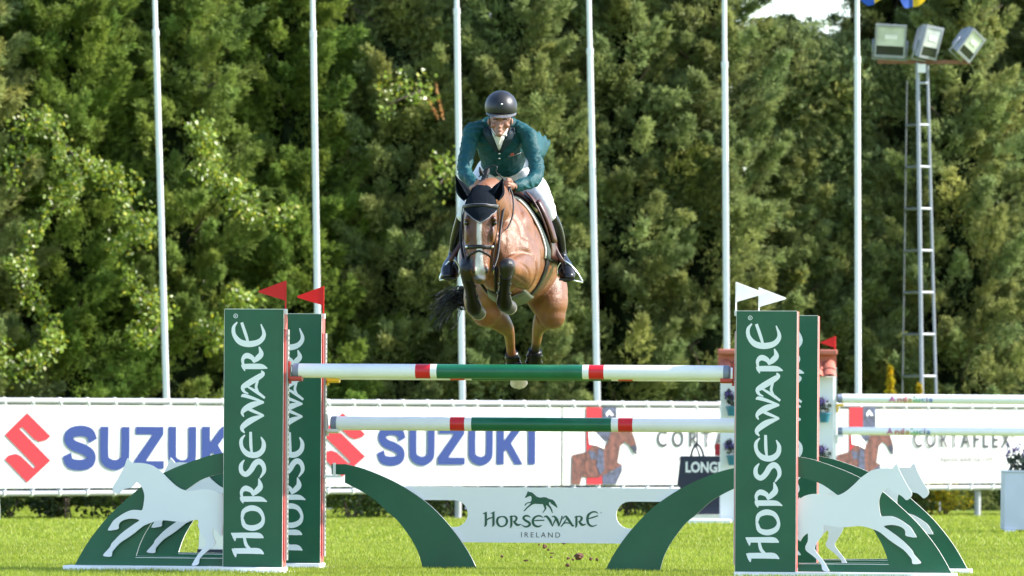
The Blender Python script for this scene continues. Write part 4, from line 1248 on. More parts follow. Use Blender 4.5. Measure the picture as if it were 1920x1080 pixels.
# ------------------------------------------------------------------ horse and rider: lofted volumes fused into one skin
def loft_px(bm, nodes, side=(1, 0, 0), n=22, sub=5, cap=True, egg=0.0):
    """nodes (px,py,Y,ra,rb) radii in photo pixels; side = direction of ra"""
    P = []
    for nd in nodes:
        px, py, Y, ra = nd[:4]; rb = nd[4] if len(nd) > 4 else ra
        w = W(px, py, Y); s = Y/F
        P.append((w.x, w.y, w.z, ra*s, rb*s))
    C = catmull(P, sub)
    rings = []
    side = Vector(side)
    fr = []
    for i, c in enumerate(C):
        a = C[max(0, i-1)][:3]; b = C[min(len(C)-1, i+1)][:3]
        t = Vector(b-a).normalized()
        u = side-t*t.dot(side)
        if u.length < 0.15: u = t.orthogonal()
        u.normalize(); v = t.cross(u)
        fr.append((Vector(c[:3]), t, u, v, max(1e-4, c[3]), max(1e-4, c[4])))
    if cap:
        pre = []; post = []
        for k in (0.95, 0.75, 0.45):
            p, t, u, v, ra, rb = fr[0]; r = min(ra, rb)
            pre.append((p-t*r*k, t, u, v, ra*math.sqrt(1-k*k), rb*math.sqrt(1-k*k)))
        for k in (0.45, 0.75, 0.95):
            p, t, u, v, ra, rb = fr[-1]; r = min(ra, rb)
            post.append((p+t*r*k, t, u, v, ra*math.sqrt(1-k*k), rb*math.sqrt(1-k*k)))
        fr = pre+fr+post
    for p, t, u, v, ra, rb in fr:
        rings.append([bm.verts.new(p+u*ra*(1-egg*max(0, -math.sin(2*math.pi*k/n)))*math.cos(2*math.pi*k/n)+v*rb*math.sin(2*math.pi*k/n)) for k in range(n)])
    for i in range(len(rings)-1):
        for k in range(n):
            bm.faces.new((rings[i][k], rings[i][(k+1) % n], rings[i+1][(k+1) % n], rings[i+1][k]))
    bm.faces.new(rings[0][::-1]); bm.faces.new(rings[-1])

def ball_px(bm, px, py, Y, rx, ry, rz):
    """ellipsoid, radii in photo pixels (ry = depth)"""
    c = W(px, py, Y); s = Y/F
    g = bmesh.ops.create_icosphere(bm, subdivisions=3, radius=1)
    for v in g['verts']: v.co = Vector((c.x+v.co.x*rx*s, c.y+v.co.y*ry*s, c.z+v.co.z*rz*s))

def fuse(name, bm, voxel, smooth=6, disp=None):
    me = bpy.data.meshes.new('tmp'); bmesh.ops.recalc_face_normals(bm, faces=bm.faces[:]); bm.to_mesh(me); bm.free()
    o = bpy.data.objects.new('tmp', me); COL.objects.link(o)
    m = o.modifiers.new('r', 'REMESH'); m.mode = 'VOXEL'; m.voxel_size = voxel
    if smooth:
        s = o.modifiers.new('s', 'SMOOTH'); s.factor = 0.5; s.iterations = smooth
    dg = bpy.context.evaluated_depsgraph_get()
    out = bpy.data.meshes.new_from_object(o.evaluated_get(dg)); out.name = name
    bpy.data.objects.remove(o); bpy.data.meshes.remove(me)
    return out

def coords(me):
    co = np.empty(len(me.vertices)*3, dtype=np.float32); me.vertices.foreach_get('co', co); return co.reshape(-1, 3)
def paint(me, base, strokes):
    """strokes: (p0,p1,r0,r1,colour,soft) capsules in world space; colours of coat and skin, some with painted light"""
    co = coords(me).astype(np.float64); c = np.tile(np.array(base), (len(co), 1))
    for p0, p1, r0, r1, colr, soft in strokes:
        p0 = np.array(p0); p1 = np.array(p1); d = p1-p0; L2 = max(1e-9, float(d@d))
        t = np.clip(((co-p0)@d)/L2, 0, 1); q = p0+t[:, None]*d
        dist = np.linalg.norm(co-q, axis=1); r = r0+(r1-r0)*t
        k = np.clip((r-dist)/soft, 0, 1)[:, None]; k = k*k*(3-2*k)
        c = c*(1-k)+np.array(colr)*k
    a = me.color_attributes.new('tint', 'FLOAT_COLOR', 'POINT'); q = np.ones((len(co), 4), dtype=np.float32); q[:, :3] = c
    a.data.foreach_set('color', q.ravel())

ORG = Vector((0.0, 43.6, 0.0))
def place(name, me, mats, parent, smooth=True):
    """mesh in world coordinates, parent at ORG or identity chain"""
    base = Vector((0, 0, 0)); p = parent
    while p is not None:
        base += Vector(p.location); p = p.parent
    me.transform(Matrix.Translation(-base))
    return link(name, me, mats, parent, smooth)
def placebm(name, bm, mats, parent, smooth=True):
    bmesh.ops.recalc_face_normals(bm, faces=bm.faces[:])
    me = bpy.data.meshes.new(name); bm.to_mesh(me); bm.free()
    return place(name, me, mats, parent, smooth)

# torso section table: Y -> (px,py,ra,rb)
TORSO = [(42.93, 938, 476, 40, 52), (43.05, 944, 470, 54, 76), (43.28, 952, 465, 62, 94), (43.5, 957, 470, 69, 98), (43.75, 961, 474, 74, 97), (44.0, 966, 480, 78, 92), (44.25, 970, 487, 79, 84), (44.5, 974, 492, 74, 72), (44.68, 975, 500, 56, 52)]
def torso_pt(Y, phi, infl=0.0):
    """phi degrees: 0 top, 90 viewer's right, 180 belly; infl in photo px"""
    ys = [t[0] for t in TORSO]
    v = [np.interp(Y, ys, [t[i] for t in TORSO]) for i in range(1, 5)]
    a = math.radians(phi)
    return W(v[0]+math.sin(a)*(v[2]*(1-0.28*max(0, math.cos(a)))+infl), v[1]-math.cos(a)*(v[3]+infl), Y)

HEAD = [(903, 364, 42.73, 21, 18), (902, 384, 42.70, 29, 32), (901, 403, 42.68, 31.5, 41), (900, 420, 42.66, 31, 42), (899, 440, 42.63, 28, 36), (898.5, 463, 42.60, 25, 27), (899, 486, 42.575, 20, 21.5), (900, 506, 42.565, 19.5, 19), (900, 520, 42.565, 15, 14)]
def head_pt(py, phi, infl=0.0):
    """phi degrees: 0 = front of the face, 90 viewer's right"""
    ys = [h[1] for h in HEAD]
    px, Y, ra, rb = [np.interp(py, ys, [h[i] for h in HEAD]) for i in (0, 2, 3, 4)]
    a = math.radians(phi); s = Y/F
    p = W(px, py, Y)
    return Vector((p.x+math.sin(a)*(ra+infl)*s, p.y-math.cos(a)*(rb+infl)*s, p.z))

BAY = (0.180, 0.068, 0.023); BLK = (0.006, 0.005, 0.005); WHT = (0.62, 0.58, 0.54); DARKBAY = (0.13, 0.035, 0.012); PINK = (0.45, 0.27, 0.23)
horse = empty('horse', (ORG.x, ORG.y, 0.0)); tag(horse, 'bay horse with a white blaze jumping over the green oxer', 'horse')
bm = bmesh.new()
loft_px(bm, [(t[1], t[2], t[0], t[3], t[4]) for t in TORSO], n=40, egg=0.28)
# neck
loft_px(bm, [(950, 436, 43.35, 44, 62), (943, 408, 43.16, 34, 54), (934, 388, 43.02, 28, 47), (922, 374, 42.90, 26, 42), (910, 370, 42.80, 24, 32), (904, 372, 42.74, 21, 22)], n=30)
# head
loft_px(bm, [(h[0], h[1], h[2], h[3], h[4]) for h in HEAD], n=28, sub=4)
for sx in (-1, 1):
    ball_px(bm, 901+sx*25.5, 411, 42.575, 5.5, 15, 7)        # brow
    ball_px(bm, 900+sx*24, 440, 42.60, 5, 22, 20)       # cheek ridge
    ball_px(bm, 900+sx*11, 506, 42.515, 6.5, 8, 9)     # nostril swell
    ball_px(bm, 901+sx*25, 432, 42.76, 7, 24, 26)       # jowl
ball_px(bm, 900, 523, 42.53, 12, 10, 6); ball_px(bm, 900, 528, 42.58, 9, 9, 5)
# chest muscles
ball_px(bm, 915, 486, 43.00, 30, 40, 48); ball_px(bm, 968, 482, 43.02, 34, 40, 50); ball_px(bm, 942, 515, 43.02, 44, 40, 34)
ball_px(bm, 977, 440, 43.20, 22, 48, 46)    # shoulder
# forelegs
loft_px(bm, [(893, 460, 43.10, 26, 30), (882, 470, 42.92, 20, 24), (876, 488, 42.72, 16, 20), (875, 503, 42.58, 14.5, 15.5)])
loft_px(bm, [(875, 504, 42.57, 15, 15), (877, 522, 42.61, 12, 13), (881, 542, 42.68, 9.5, 11), (886, 560, 42.75, 10, 11), (889, 574, 42.80, 11, 12), (892, 582, 42.84, 9, 9.5)])
loft_px(bm, [(984, 480, 43.18, 30, 42), (982, 500, 43.02, 29, 40), (970, 504, 42.84, 24, 30), (956, 502, 42.66, 17, 20), (949, 498, 42.56, 15, 15)])
ball_px(bm, 984, 520, 43.05, 19, 26, 24)
loft_px(bm, [(949, 499, 42.55, 15.5, 15), (948, 515, 42.58, 12, 13), (946, 535, 42.64, 9.5, 11), (945, 552, 42.70, 10, 11), (945, 565, 42.75, 11.5, 12), (948, 573, 42.79, 9, 9.5)])
# hind quarters
loft_px(bm, [(1008, 490, 44.48, 50, 58), (1020, 535, 44.38, 44, 52), (1031, 570, 44.28, 35, 44), (1035, 592, 44.26, 26, 32)], side=(1, 0, 0))
loft_px(bm, [(1026, 590, 44.34, 24, 28), (1013, 606, 44.52, 14, 20), (1008, 622, 44.70, 10.5, 14), (1006, 640, 44.84, 9, 11), (1003, 660, 44.93, 8.5, 9.5), (1001, 682, 45.0, 10.5, 11), (1001, 694, 45.04, 9, 9)])
loft_px(bm, [(932, 495, 44.48, 50, 58), (916, 535, 44.38, 44, 52), (906, 565, 44.30, 37, 44), (912, 584, 44.28, 30, 34)], side=(1, 0, 0))
loft_px(bm, [(918, 584, 44.34, 28, 30), (938, 602, 44.45, 19, 22), (952, 618, 44.62, 12, 15), (956, 636, 44.80, 9.5, 12), (958, 658, 44.92, 8.5, 9.5), (963, 682, 45.0, 10.5, 11), (968, 698, 45.06, 9.5, 9.5)])
loft_px(bm, [(978, 470, 44.55, 60, 55), (978, 490, 44.72, 40, 42)], side=(1, 0, 0))
hm = fuse('body', bm, 0.0085, 5)
from mathutils.bvhtree import BVHTree
HB = BVHTree.FromPolygons([v.co for v in hm.vertices], [tuple(q.vertices) for q in hm.polygons])
def front(px, py):
    """distance of the skin seen at a pixel"""
    o_ = Vector((0, 0, CAM_H)); d_ = (W(px, py, 43.0)-o_).normalized(); l, n_, i_, d = HB.ray_cast(o_, d_)
    return l.y if l is not None else 42.5
# muscle relief
co = coords(hm); nrm = np.empty_like(co); hm.vertices.foreach_get('normal', nrm.ravel()) if False else None
nn = np.empty(len(co)*3, dtype=np.float32); hm.vertices.foreach_get('normal', nn); nn = nn.reshape(-1, 3)
ph = co*np.array([1, 1, 1.0])
rel = 0.0022*np.sin(ph[:, 0]*27+2*np.sin(ph[:, 2]*13))*np.sin(ph[:, 2]*21+1.5*np.sin(ph[:, 1]*17))+0.0008*np.sin(ph[:, 0]*70+ph[:, 1]*40)*np.sin(ph[:, 2]*62)
z_leg = (co[:, 2] > 1.95)
co2 = co+nn*(rel*z_leg)[:, None]
# narrow furrows: windpipe/shoulder and breast centre line
def furrow(co2, p0, p1, w, depth):
    p0 = np.array(p0); p1 = np.array(p1); d = p1-p0; t = np.clip(((co2-p0)@d)/(d@d), 0, 1); q = p0+t[:, None]*d
    dist = np.linalg.norm(co2-q, axis=1); return co2-nn*(depth*np.exp(-(dist/w)**2))[:, None]
def FW(px, py): return W(px, py, front(px, py))
for pts, w, dp in (([(960,484),(972,475),(988,473),(1003,482)], .020, .020), ([(1004,484),(1007,500),(1004,520),(992,540)], .020, .020), ([(990,543),(975,543),(960,534)], .020, .022),
                   ([(925,452),(929,480),(930,535)], .024, .014), ([(958,392),(970,415),(980,440),(985,468)], .024, .014), ([(944,420),(948,445),(944,470)], .02, .010),
                   ([(1000,410),(1006,440),(1008,468)], .02, .010), ([(966,430),(985,445),(1000,465)], .016, .008),
                   ([(972,492),(985,500),(992,515)], .010, .008), ([(962,515),(975,522),(986,530)], .010, .008),
                   ([(1020,545),(1022,575),(1016,596)], .02, .010), ([(885,590),(905,600),(930,604)], .018, .008),
                   ([(882,440),(884,470),(888,490)], .010, .005), ([(916,440),(914,470),(911,490)], .010, .005),
                   ([(878,432),(881,450),(884,468)], .007, -.005), ([(921,432),(918,450),(915,468)], .007, -.005),
                   ([(1006,600),(1004,640)], .008, .005), ([(955,625),(956,650)], .008, .005)):
    C_ = np.array(catmull([tuple(FW(*q)) for q in pts], 6)); dm = np.full(len(co2), 9.0); tt = np.zeros(len(co2))
    for q in range(len(C_)-1):
        d = C_[q+1]-C_[q]; t = np.clip(((co2-C_[q])@d)/max(1e-9, d@d), 0, 1); ds = np.linalg.norm(co2-C_[q]-t[:, None]*d, axis=1)
        better = ds < dm; dm = np.where(better, ds, dm); tt = np.where(better, (q+t)/(len(C_)-1), tt)
    co2 = co2-nn*(dp*0.8*np.sin(np.pi*(0.12+0.76*tt))*np.exp(-(dm/w)**2))[:, None]
hm.vertices.foreach_set('co', co2.astype(np.float32).ravel()); hm.update()
st = []
def cap_(a, b, r0, r1, c, soft): st.append((tuple(W(*a)), tuple(W(*b)), r0, r1, c, soft))
HB = BVHTree.FromPolygons([v.co for v in hm.vertices], [tuple(q.vertices) for q in hm.polygons])
def fcap(a, b, r0, r1, c, soft): cap_((a[0], a[1], front(*a)), (b[0], b[1], front(*b)), r0, r1, c, soft)
# coat colours: darker mane line and face; grass glow painted on the belly
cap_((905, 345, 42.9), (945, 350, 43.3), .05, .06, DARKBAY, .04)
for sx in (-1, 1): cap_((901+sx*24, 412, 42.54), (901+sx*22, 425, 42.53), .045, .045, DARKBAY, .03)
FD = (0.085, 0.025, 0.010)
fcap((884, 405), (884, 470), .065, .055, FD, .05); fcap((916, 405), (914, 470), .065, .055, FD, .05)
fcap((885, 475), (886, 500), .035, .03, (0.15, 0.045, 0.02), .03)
BL_ = [(898, 402), (899, 420), (898, 440), (899, 458), (899, 474), (898, 488), (899, 500), (901, 512)]
BR_ = [.012, .020, .019, .018, .026, .030, .033, .040]
for q in range(len(BL_)-1): fcap(BL_[q], BL_[q+1], BR_[q], BR_[q+1], WHT, .009)
fcap((904, 512), (906, 520), .034, .030, (0.40, 0.33, 0.30), .02)
fcap((890, 518), (897, 527), .026, .034, (0.07, 0.055, 0.05), .018)
for sx in (-1, 1): fcap((900+sx*14, 503), (900+sx*12, 512), .017, .014, (0.010, 0.007, 0.007), .008)
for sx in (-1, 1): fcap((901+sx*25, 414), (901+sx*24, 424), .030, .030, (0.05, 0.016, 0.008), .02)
fcap((905, 548), (985, 548), .16, .16, (0.30, 0.155, 0.065), .16)  # warm light bounced off the grass, painted into the belly coat
# black points
for pts in ([(874, 496, 42.56), (877, 522, 42.61), (886, 560, 42.75), (892, 584, 42.86)], [(949, 492, 42.54), (948, 515, 42.58), (945, 552, 42.70), (948, 576, 42.8)]):
    for a, b in zip(pts, pts[1:]): cap_(a, b, .085, .075, BLK, .03)
for pts in ([(1006, 645, 44.86), (1003, 662, 44.93), (1001, 700, 45.05)],):
    for a, b in zip(pts, pts[1:]): cap_(a, b, .07, .08, BLK, .05)
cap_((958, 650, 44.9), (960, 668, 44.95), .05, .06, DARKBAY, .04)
cap_((966, 688, 45.03), (969, 702, 45.08), .07, .07, WHT, .02)
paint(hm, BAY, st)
M['coat'] = mat('bay_coat', (1, 1, 1), 0.38, attr='tint', var=0.26, scale=8, bump=0.45, bscale=110, spec=0.45)
def snap(q, off):
    l, n_, i, d = HB.find_nearest(q)
    return l+n_*off if l is not None else q
place('body', hm, M['coat'], horse)

# eyes
M['eye'] = mat('horse_eye', (0.010, 0.006, 0.004), 0.06, spec=0.8)
for sx in (-1, 1):
    bm = bmesh.new(); ball_px(bm, 901+sx*26.5, 418, 42.565, 4.6, 7, 5.2); placebm('eye', bm, M['eye'], horse)
# hooves
M['horn'] = mat('pale_hoof_horn', (0.55, 0.47, 0.33), 0.45, var=0.25, scale=25, bump=0.2)
M['horn_dark'] = mat('dark_hoof_horn', (0.05, 0.045, 0.04), 0.45, var=0.3, scale=25, bump=0.2)
M['shoe'] = mat('hoof_shoe_steel', (0.45, 0.45, 0.45), 0.35, metal=0.9)
def hoof(a, b, r0, r1, m):
    A = W(*a); B = W(*b); s = a[2]/F
    bm = bmesh.new(); cyl(bm, A, B, r0*s, r1*s, n=20)
    o = placebm('hoof', bm, m, horse)
    t = (B-A).normalized(); u = t.orthogonal().normalized(); w = t.cross(u)
    bm = bmesh.new(); pts = [B+t*0.004+(u*math.cos(x)+w*math.sin(x))*(r1*s*0.86) for x in [0.5+5.3*i/14 for i in range(15)]]
    tube(bm, pts, 0.009, n=6, sub=1); placebm('horseshoe', bm, M['shoe'], o)
def forehoof(a, b):
    hoof(a, b, 11, 14, M['horn_dark'])
    A = W(*a); B = W(*b); t = (B-A).normalized(); s = a[2]/F
    bm = bmesh.new(); cyl(bm, B+t*0.001, B+t*0.016, 14.4*s, 14.0*s, n=20); placebm('hoof_rim', bm, M['horn'], horse)
forehoof((892, 577, 42.84), (897, 586, 42.95)); forehoof((949, 568, 42.80), (955, 576, 42.92))
hoof((1002, 684, 45.04), (1006, 699, 45.16), 10, 13, M['horn_dark'])
hoof((970, 697, 45.06), (973, 718, 45.13), 11.5, 16.5, M['horn'])
# leg boots
M['boot_black'] = mat('black_leg_boot', (0.002, 0.002, 0.0025), 0.30, var=0.3, scale=20, bump=0.25, bscale=60, spec=0.22)
def legboot(nodes, m, name='tendon_boot', strap=True):
    bm = bmesh.new(); loft_px(bm, nodes, n=20, cap=False)
    o = placebm(name, bm, m, horse)
    if strap:
        for k in (1, 2):
            nd = nodes[min(k, len(nodes)-1)]
            c = W(nd[0], nd[1], nd[2]); s = nd[2]/F
            bm = bmesh.new(); pts = [Vector((c.x+math.cos(x)*(nd[3]+0.8)*s, c.y+math.sin(x)*(nd[3]+2.0)*s, c.z+0.002)) for x in [6.2832*i/16 for i in range(17)]]
            tube(bm, pts, 0.01, n=6, sub=1, flat=(0.012, 0.004), side=(0, 0, 1)); placebm('boot_strap', bm, m, o)
    return o
legboot([(877.5, 520, 42.60, 12, 13), (881, 538, 42.66, 10.5, 12), (885, 557, 42.73, 11.5, 13), (888.5, 574, 42.79, 15, 15), (891, 583, 42.83, 13, 13)], M['boot_black'])
legboot([(948, 515, 42.58, 12.5, 13.5), (946.5, 533, 42.63, 11, 12.5), (945, 550, 42.69, 12, 13), (945.5, 566, 42.75, 15, 15), (948, 575, 42.79, 13, 13)], M['boot_black'])
legboot([(1003.5, 657, 44.92, 13, 13), (1002, 668, 44.95, 14, 14), (1001, 680, 45.0, 15, 15), (1001, 690, 45.03, 13, 13)], M['boot_black'], 'fetlock_boot')
legboot([(959.5, 663, 44.93, 12, 12), (961, 672, 44.97, 13, 13), (963.5, 683, 45.0, 14, 14), (966, 691, 45.03, 12, 12)], M['boot_black'], 'fetlock_boot')

# ears and bonnet (navy knitted)
M['bonnet'] = mat('navy_ear_bonnet', (0.008, 0.014, 0.024), 0.9, var=0.3, scale=60, bump=0.5, bscale=220, spec=0.2)
bm = bmesh.new()
ys = list(np.linspace(353, 418, 16)); ph = list(np.linspace(-118, 118, 29))
grid = {}
for i, a in enumerate(ph):
    lim = 418-(abs(a)/118)**0.9*34 if abs(a) < 70 else 398-(abs(a)-70)*0.1
    lim = min(lim, 421-abs(a)*0.42) if abs(a) < 62 else 395
    for j in range(12):
        y = 354+(lim-354)*j/11
        p = head_pt(max(364, y), a, 2.2 + 0.4*math.sin(a*0.9))
        if y < 364:
            q = W(903, 364, 42.73); k = (364-y)/10
            p = p+(q-p)*(k*0.75)+Vector((0, 0, (364-y)*42.7/F*1.0))
        p = snap(p, 0.006)
        grid[(i, j)] = bm.verts.new(p)
for i in range(28):
    for j in range(11): bm.faces.new((grid[(i, j)], grid[(i+1, j)], grid[(i+1, j+1)], grid[(i, j+1)]))
geom = bmesh.ops.solidify(bm, geom=bm.faces[:], thickness=0.004)
bonnet = placebm('ear_bonnet', bm, M['bonnet'], horse)
# pale piping around the veil
M['piping'] = mat('grey_piping', (0.16, 0.17, 0.18), 0.6)
bm = bmesh.new()
pts = [snap(head_pt(421-abs(a)*0.42, a, 2), 0.008) for a in np.linspace(-60, 60, 25)]
tube(bm, pts, 0.0035, n=6, sub=1); placebm('piping', bm, M['piping'], bonnet)
def ear(base, tip, out, w):
    B = W(*base); T_ = W(*tip); ax = (T_-B); L_ = ax.length; t = ax.normalized()
    f = Vector((out, -1, 0.0)).normalized(); f = (f-t*f.dot(t)).normalized(); s = t.cross(f)
    bm = bmesh.new(); rows = []
    n = 12; m = 14
    for j in range(n+1):
        k = j/n
        wd = w*(0.62+0.75*math.sin(math.pi*min(1, k*1.05+0.12))**1.0)*(1-k**3.2)+0.002
        curve = 0.010*math.sin(k*math.pi)
        row = []
        for i in range(m+1):
            a = math.radians(-150+300*i/m)      # opens towards f
            row.append(bm.verts.new(B+t*(L_*k)+s*(math.sin(a)*wd)*(1.0)-f*(math.cos(a)*wd*0.75)+s*curve*out))
        rows.append(row)
    for j in range(n):
        for i in range(m): bm.faces.new((rows[j][i], rows[j][i+1], rows[j+1][i+1], rows[j+1][i]))
    bmesh.ops.solidify(bm, geom=bm.faces[:], thickness=0.004)
    return placebm('ear', bm, M['bonnet'], horse)
ear((878, 374, 42.72), (853.5, 328, 42.66), -0.5, 0.034)
ear((926, 374, 42.72), (943, 334, 42.66), 0.35, 0.036)
# mane braids standing along the crest, and forelock hair
M['mane'] = mat('black_mane_hair', (0.005, 0.0045, 0.0045), 0.5, spec=0.3, bump=0.3, bscale=150)
for k in range(9):
    f = k/8; px = 905+6*math.sin(f*2)+f*4; py = 352-30*math.sin(f*1.5); Y = 42.82+0.5*f
    bm = bmesh.new(); ball_px(bm, px, py-3, Y, 4.5, 7, 5.5); ball_px(bm, px-5, py+1, Y, 4, 6, 4.5); placebm('mane_braid', bm, M['mane'], horse)
bm = bmesh.new()
tube(bm, [W(904, 328, 42.98), W(901, 320, 42.97), W(899, 313, 42.98)], [0.016, 0.012, 0.003], n=8); placebm('mane_tuft', bm, M['mane'], horse)
# tail: black hair swinging out to the left
g = np.random.default_rng(5); bm = bmesh.new()
for k in range(140):
    y0 = g.uniform(548, 585); sp = g.random()
    ex = g.uniform(808, 862); ey = 548+(862-ex)*g.uniform(0.05, 0.5)+g.uniform(-2, 70)*sp
    a = (895+g.uniform(-8, 8), y0-4, 44.75+g.uniform(-.08, .08)); b = (868+g.uniform(-6, 4), y0-8+g.uniform(-6, 6), 44.85+g.uniform(-.1, .1))
    c = ((b[0]+ex)/2+4, (b[1]+ey)/2-10+g.uniform(-4, 4), 44.9+g.uniform(-.12, .12)); d = (ex, ey, 44.95+g.uniform(-.15, .15))
    e = (ex-g.uniform(-6, 12), ey+g.uniform(4, 26)*sp, 44.95)
    r = g.uniform(.0018, .0042)
    tube(bm, [W(*a), W(*b), W(*c), W(*d), W(*e)], [r, r, r*.9, r*.6, 0.0006], n=4, sub=3)
placebm('tail', bm, M['mane'], horse)

# ------------------------------------------------------------------ bridle
M['leather_black'] = mat('black_leather', (0.006, 0.005, 0.005), 0.4, spec=0.35, bump=0.1)
M['leather_brown'] = mat('brown_saddle_leather', (0.060, 0.015, 0.008), 0.38, var=0.25, scale=9, bump=0.12, bscale=50, spec=0.6)
M['steel'] = mat('polished_steel', (0.7, 0.7, 0.7), 0.15, metal=1.0)
bridle = empty('bridle', (ORG.x, ORG.y, 0)); tag(bridle, 'black leather bridle with noseband and reins on the bay horse', 'bridle')
def strap_pts(name, pts, wd=0.011, th=0.003, side=(0, 0, 1), m=None, parent=None):
    bm = bmesh.new(); tube(bm, pts, 0.01, n=8, sub=3, flat=(wd, th), side=side); return placebm(name, bm, m or M['leather_black'], parent or bridle)
strap_pts('noseband', [snap(head_pt(463+1.5*abs(a)/90, a, 2.6), 0.004) for a in range(-170, 171, 10)], 0.013)
strap_pts('lower_noseband', [snap(head_pt(471+17*(abs(a)/110)**1.2, a, 2.4), 0.004) for a in range(-120, 121, 8)], 0.007)
strap_pts('browband', [snap(head_pt(389-1.0*abs(a)/90, a, 5.4), 0.011) for a in range(-120, 121, 8)], 0.011, m=M['leather_black'])
strap_pts('browband_piping', [snap(head_pt(386-1.0*abs(a)/90, a, 6.8), 0.014) for a in range(-120, 121, 8)], 0.003, m=M['piping'])
for s in (-1, 1):
    strap_pts('cheekpiece', [head_pt(385, s*98, 5), head_pt(405, s*94, 4), head_pt(430, s*92, 3.5), head_pt(463, s*90, 4), head_pt(485, s*84, 5), head_pt(500, s*78, 5)], 0.009, side=(0, 1, 0))
    strap_pts('throat_lash', [head_pt(388, s*115, 5), head_pt(420, s*128, 6), head_pt(446, s*150, 4)], 0.006, side=(0, 1, 0))
    c = head_pt(505, s*82, 6.5)
    bm = bmesh.new(); tube(bm, [c+Vector((0, math.cos(a)*0.030, math.sin(a)*0.030)) for a in np.linspace(0, 6.2832, 17)], 0.0045, n=6, sub=1); placebm('bit_ring', bm, M['steel'], bridle)
bm = bmesh.new(); ball_px(bm, 923, 463, 42.55, 3, 3, 3.2); placebm('buckle', bm, M['steel'], bridle)
bm = bmesh.new(); ball_px(bm, 875, 463, 42.55, 3, 3, 3.2); placebm('buckle', bm, M['steel'], bridle)
strap_pts('rein', [W(923, 508, 42.50), W(933, 478, 42.60), W(938, 430, 42.72), W(944, 392, 42.86), W(952, 364, 42.98), W(956, 350, 43.02)], 0.009, 0.003, side=(1, 0, 0))
strap_pts('rein', [W(877, 508, 42.50), W(868, 480, 42.62), W(864, 440, 42.74), W(870, 400, 42.86), W(884, 370, 42.95), W(895, 352, 43.0)], 0.009, 0.003, side=(1, 0, 0))
strap_pts('rein', [W(956, 350, 43.02), W(962, 372, 42.98), W(962, 400, 42.92), W(954, 424, 42.86), W(946, 432, 42.80)], 0.006, 0.003, side=(1, 0, 0))
strap_pts('rein_loop', [W(950, 346, 43.05), W(940, 332, 43.03), W(930, 322, 43.0), W(932, 313, 43.0), W(922, 311, 43.02), W(908, 320, 43.05), W(898, 332, 43.05)], 0.008, 0.004, side=(0, 1, 0))

# ------------------------------------------------------------------ saddle with pad, girth, breastplate
saddle = empty('saddle', (ORG.x, ORG.y, 0)); tag(saddle, 'brown jumping saddle with white edged pad, girth and stud guard on the horse', 'saddle')
M['pad'] = mat('dark_saddle_pad', (0.03, 0.045, 0.035), 0.85, bump=0.3, bscale=90)
M['pad_edge'] = mat('white_pad_edging', (0.62, 0.62, 0.56), 0.8)
M['guard'] = mat('olive_stud_guard', (0.075, 0.085, 0.055), 0.5, bump=0.1)
def shell(name, Yf, phis, infl, m, parent, ny=10, th=0.012):
    bm = bmesh.new(); rows = []
    for a in phis:
        y0, y1 = Yf(a); rows.append([bm.verts.new(torso_pt(y0+(y1-y0)*k/ny, a, infl(a, k/ny) if callable(infl) else infl)) for k in range(ny+1)])
    for i in range(len(rows)-1):
        for k in range(ny): bm.faces.new((rows[i][k], rows[i][k+1], rows[i+1][k+1], rows[i+1][k]))
    bmesh.ops.recalc_face_normals(bm, faces=bm.faces[:]); bmesh.ops.solidify(bm, geom=bm.faces[:], thickness=-th)
    return placebm(name, bm, m, parent)
phs = list(np.linspace(-100, 100, 41))
pad = shell('saddle_pad', lambda a: (43.32+0.06*abs(math.sin(math.radians(a))), 44.12), phs, 3, M['pad'], saddle)
bm = bmesh.new(); tube(bm, [torso_pt(43.32+0.06*abs(math.sin(math.radians(a)))-0.004, a, 4) for a in phs], 0.007, n=6, sub=1); placebm('pad_edging', bm, M['pad_edge'], pad)
def flapY(a):
    a = abs(a); return (43.60-0.16*math.sin(math.radians(min(a, 90)*1.7)), 43.98-0.05*a/100)
for s in (-1, 1):
    ps = list(np.linspace(s*22, s*98, 18))
    fl2 = shell('saddle_flap', flapY, ps, lambda a, k: 5+16*max(0, math.cos(math.radians(a)))+3*math.sin(math.pi*k), M['leather_brown'], saddle, th=0.010)
    shell('knee_block', lambda a: (flapY(a)[0]+0.02, flapY(a)[0]+0.12), list(np.linspace(s*40, s*82, 12)), lambda a, k: 8+16*max(0, math.cos(math.radians(a)))+5*math.sin(math.pi*k), M['leather_brown'], saddle, ny=6, th=0.02)
shell('seat', lambda a: (43.66-0.06*(abs(a)/34), 44.08), list(np.linspace(-34, 34, 15)), lambda a, k: 13+8*(2*k-1)**2*(1-abs(a)/50), M['leather_brown'], saddle, th=0.03)
strap_g = list(range(92, 269, 6))
shell('girth', lambda a: (43.44, 43.56), strap_g, 4, M['leather_black'], saddle, ny=3, th=0.010)
shell('stud_guard', lambda a: (43.20, 43.60), list(range(146, 215, 4)), 6, M['guard'], saddle, ny=5, th=0.014)
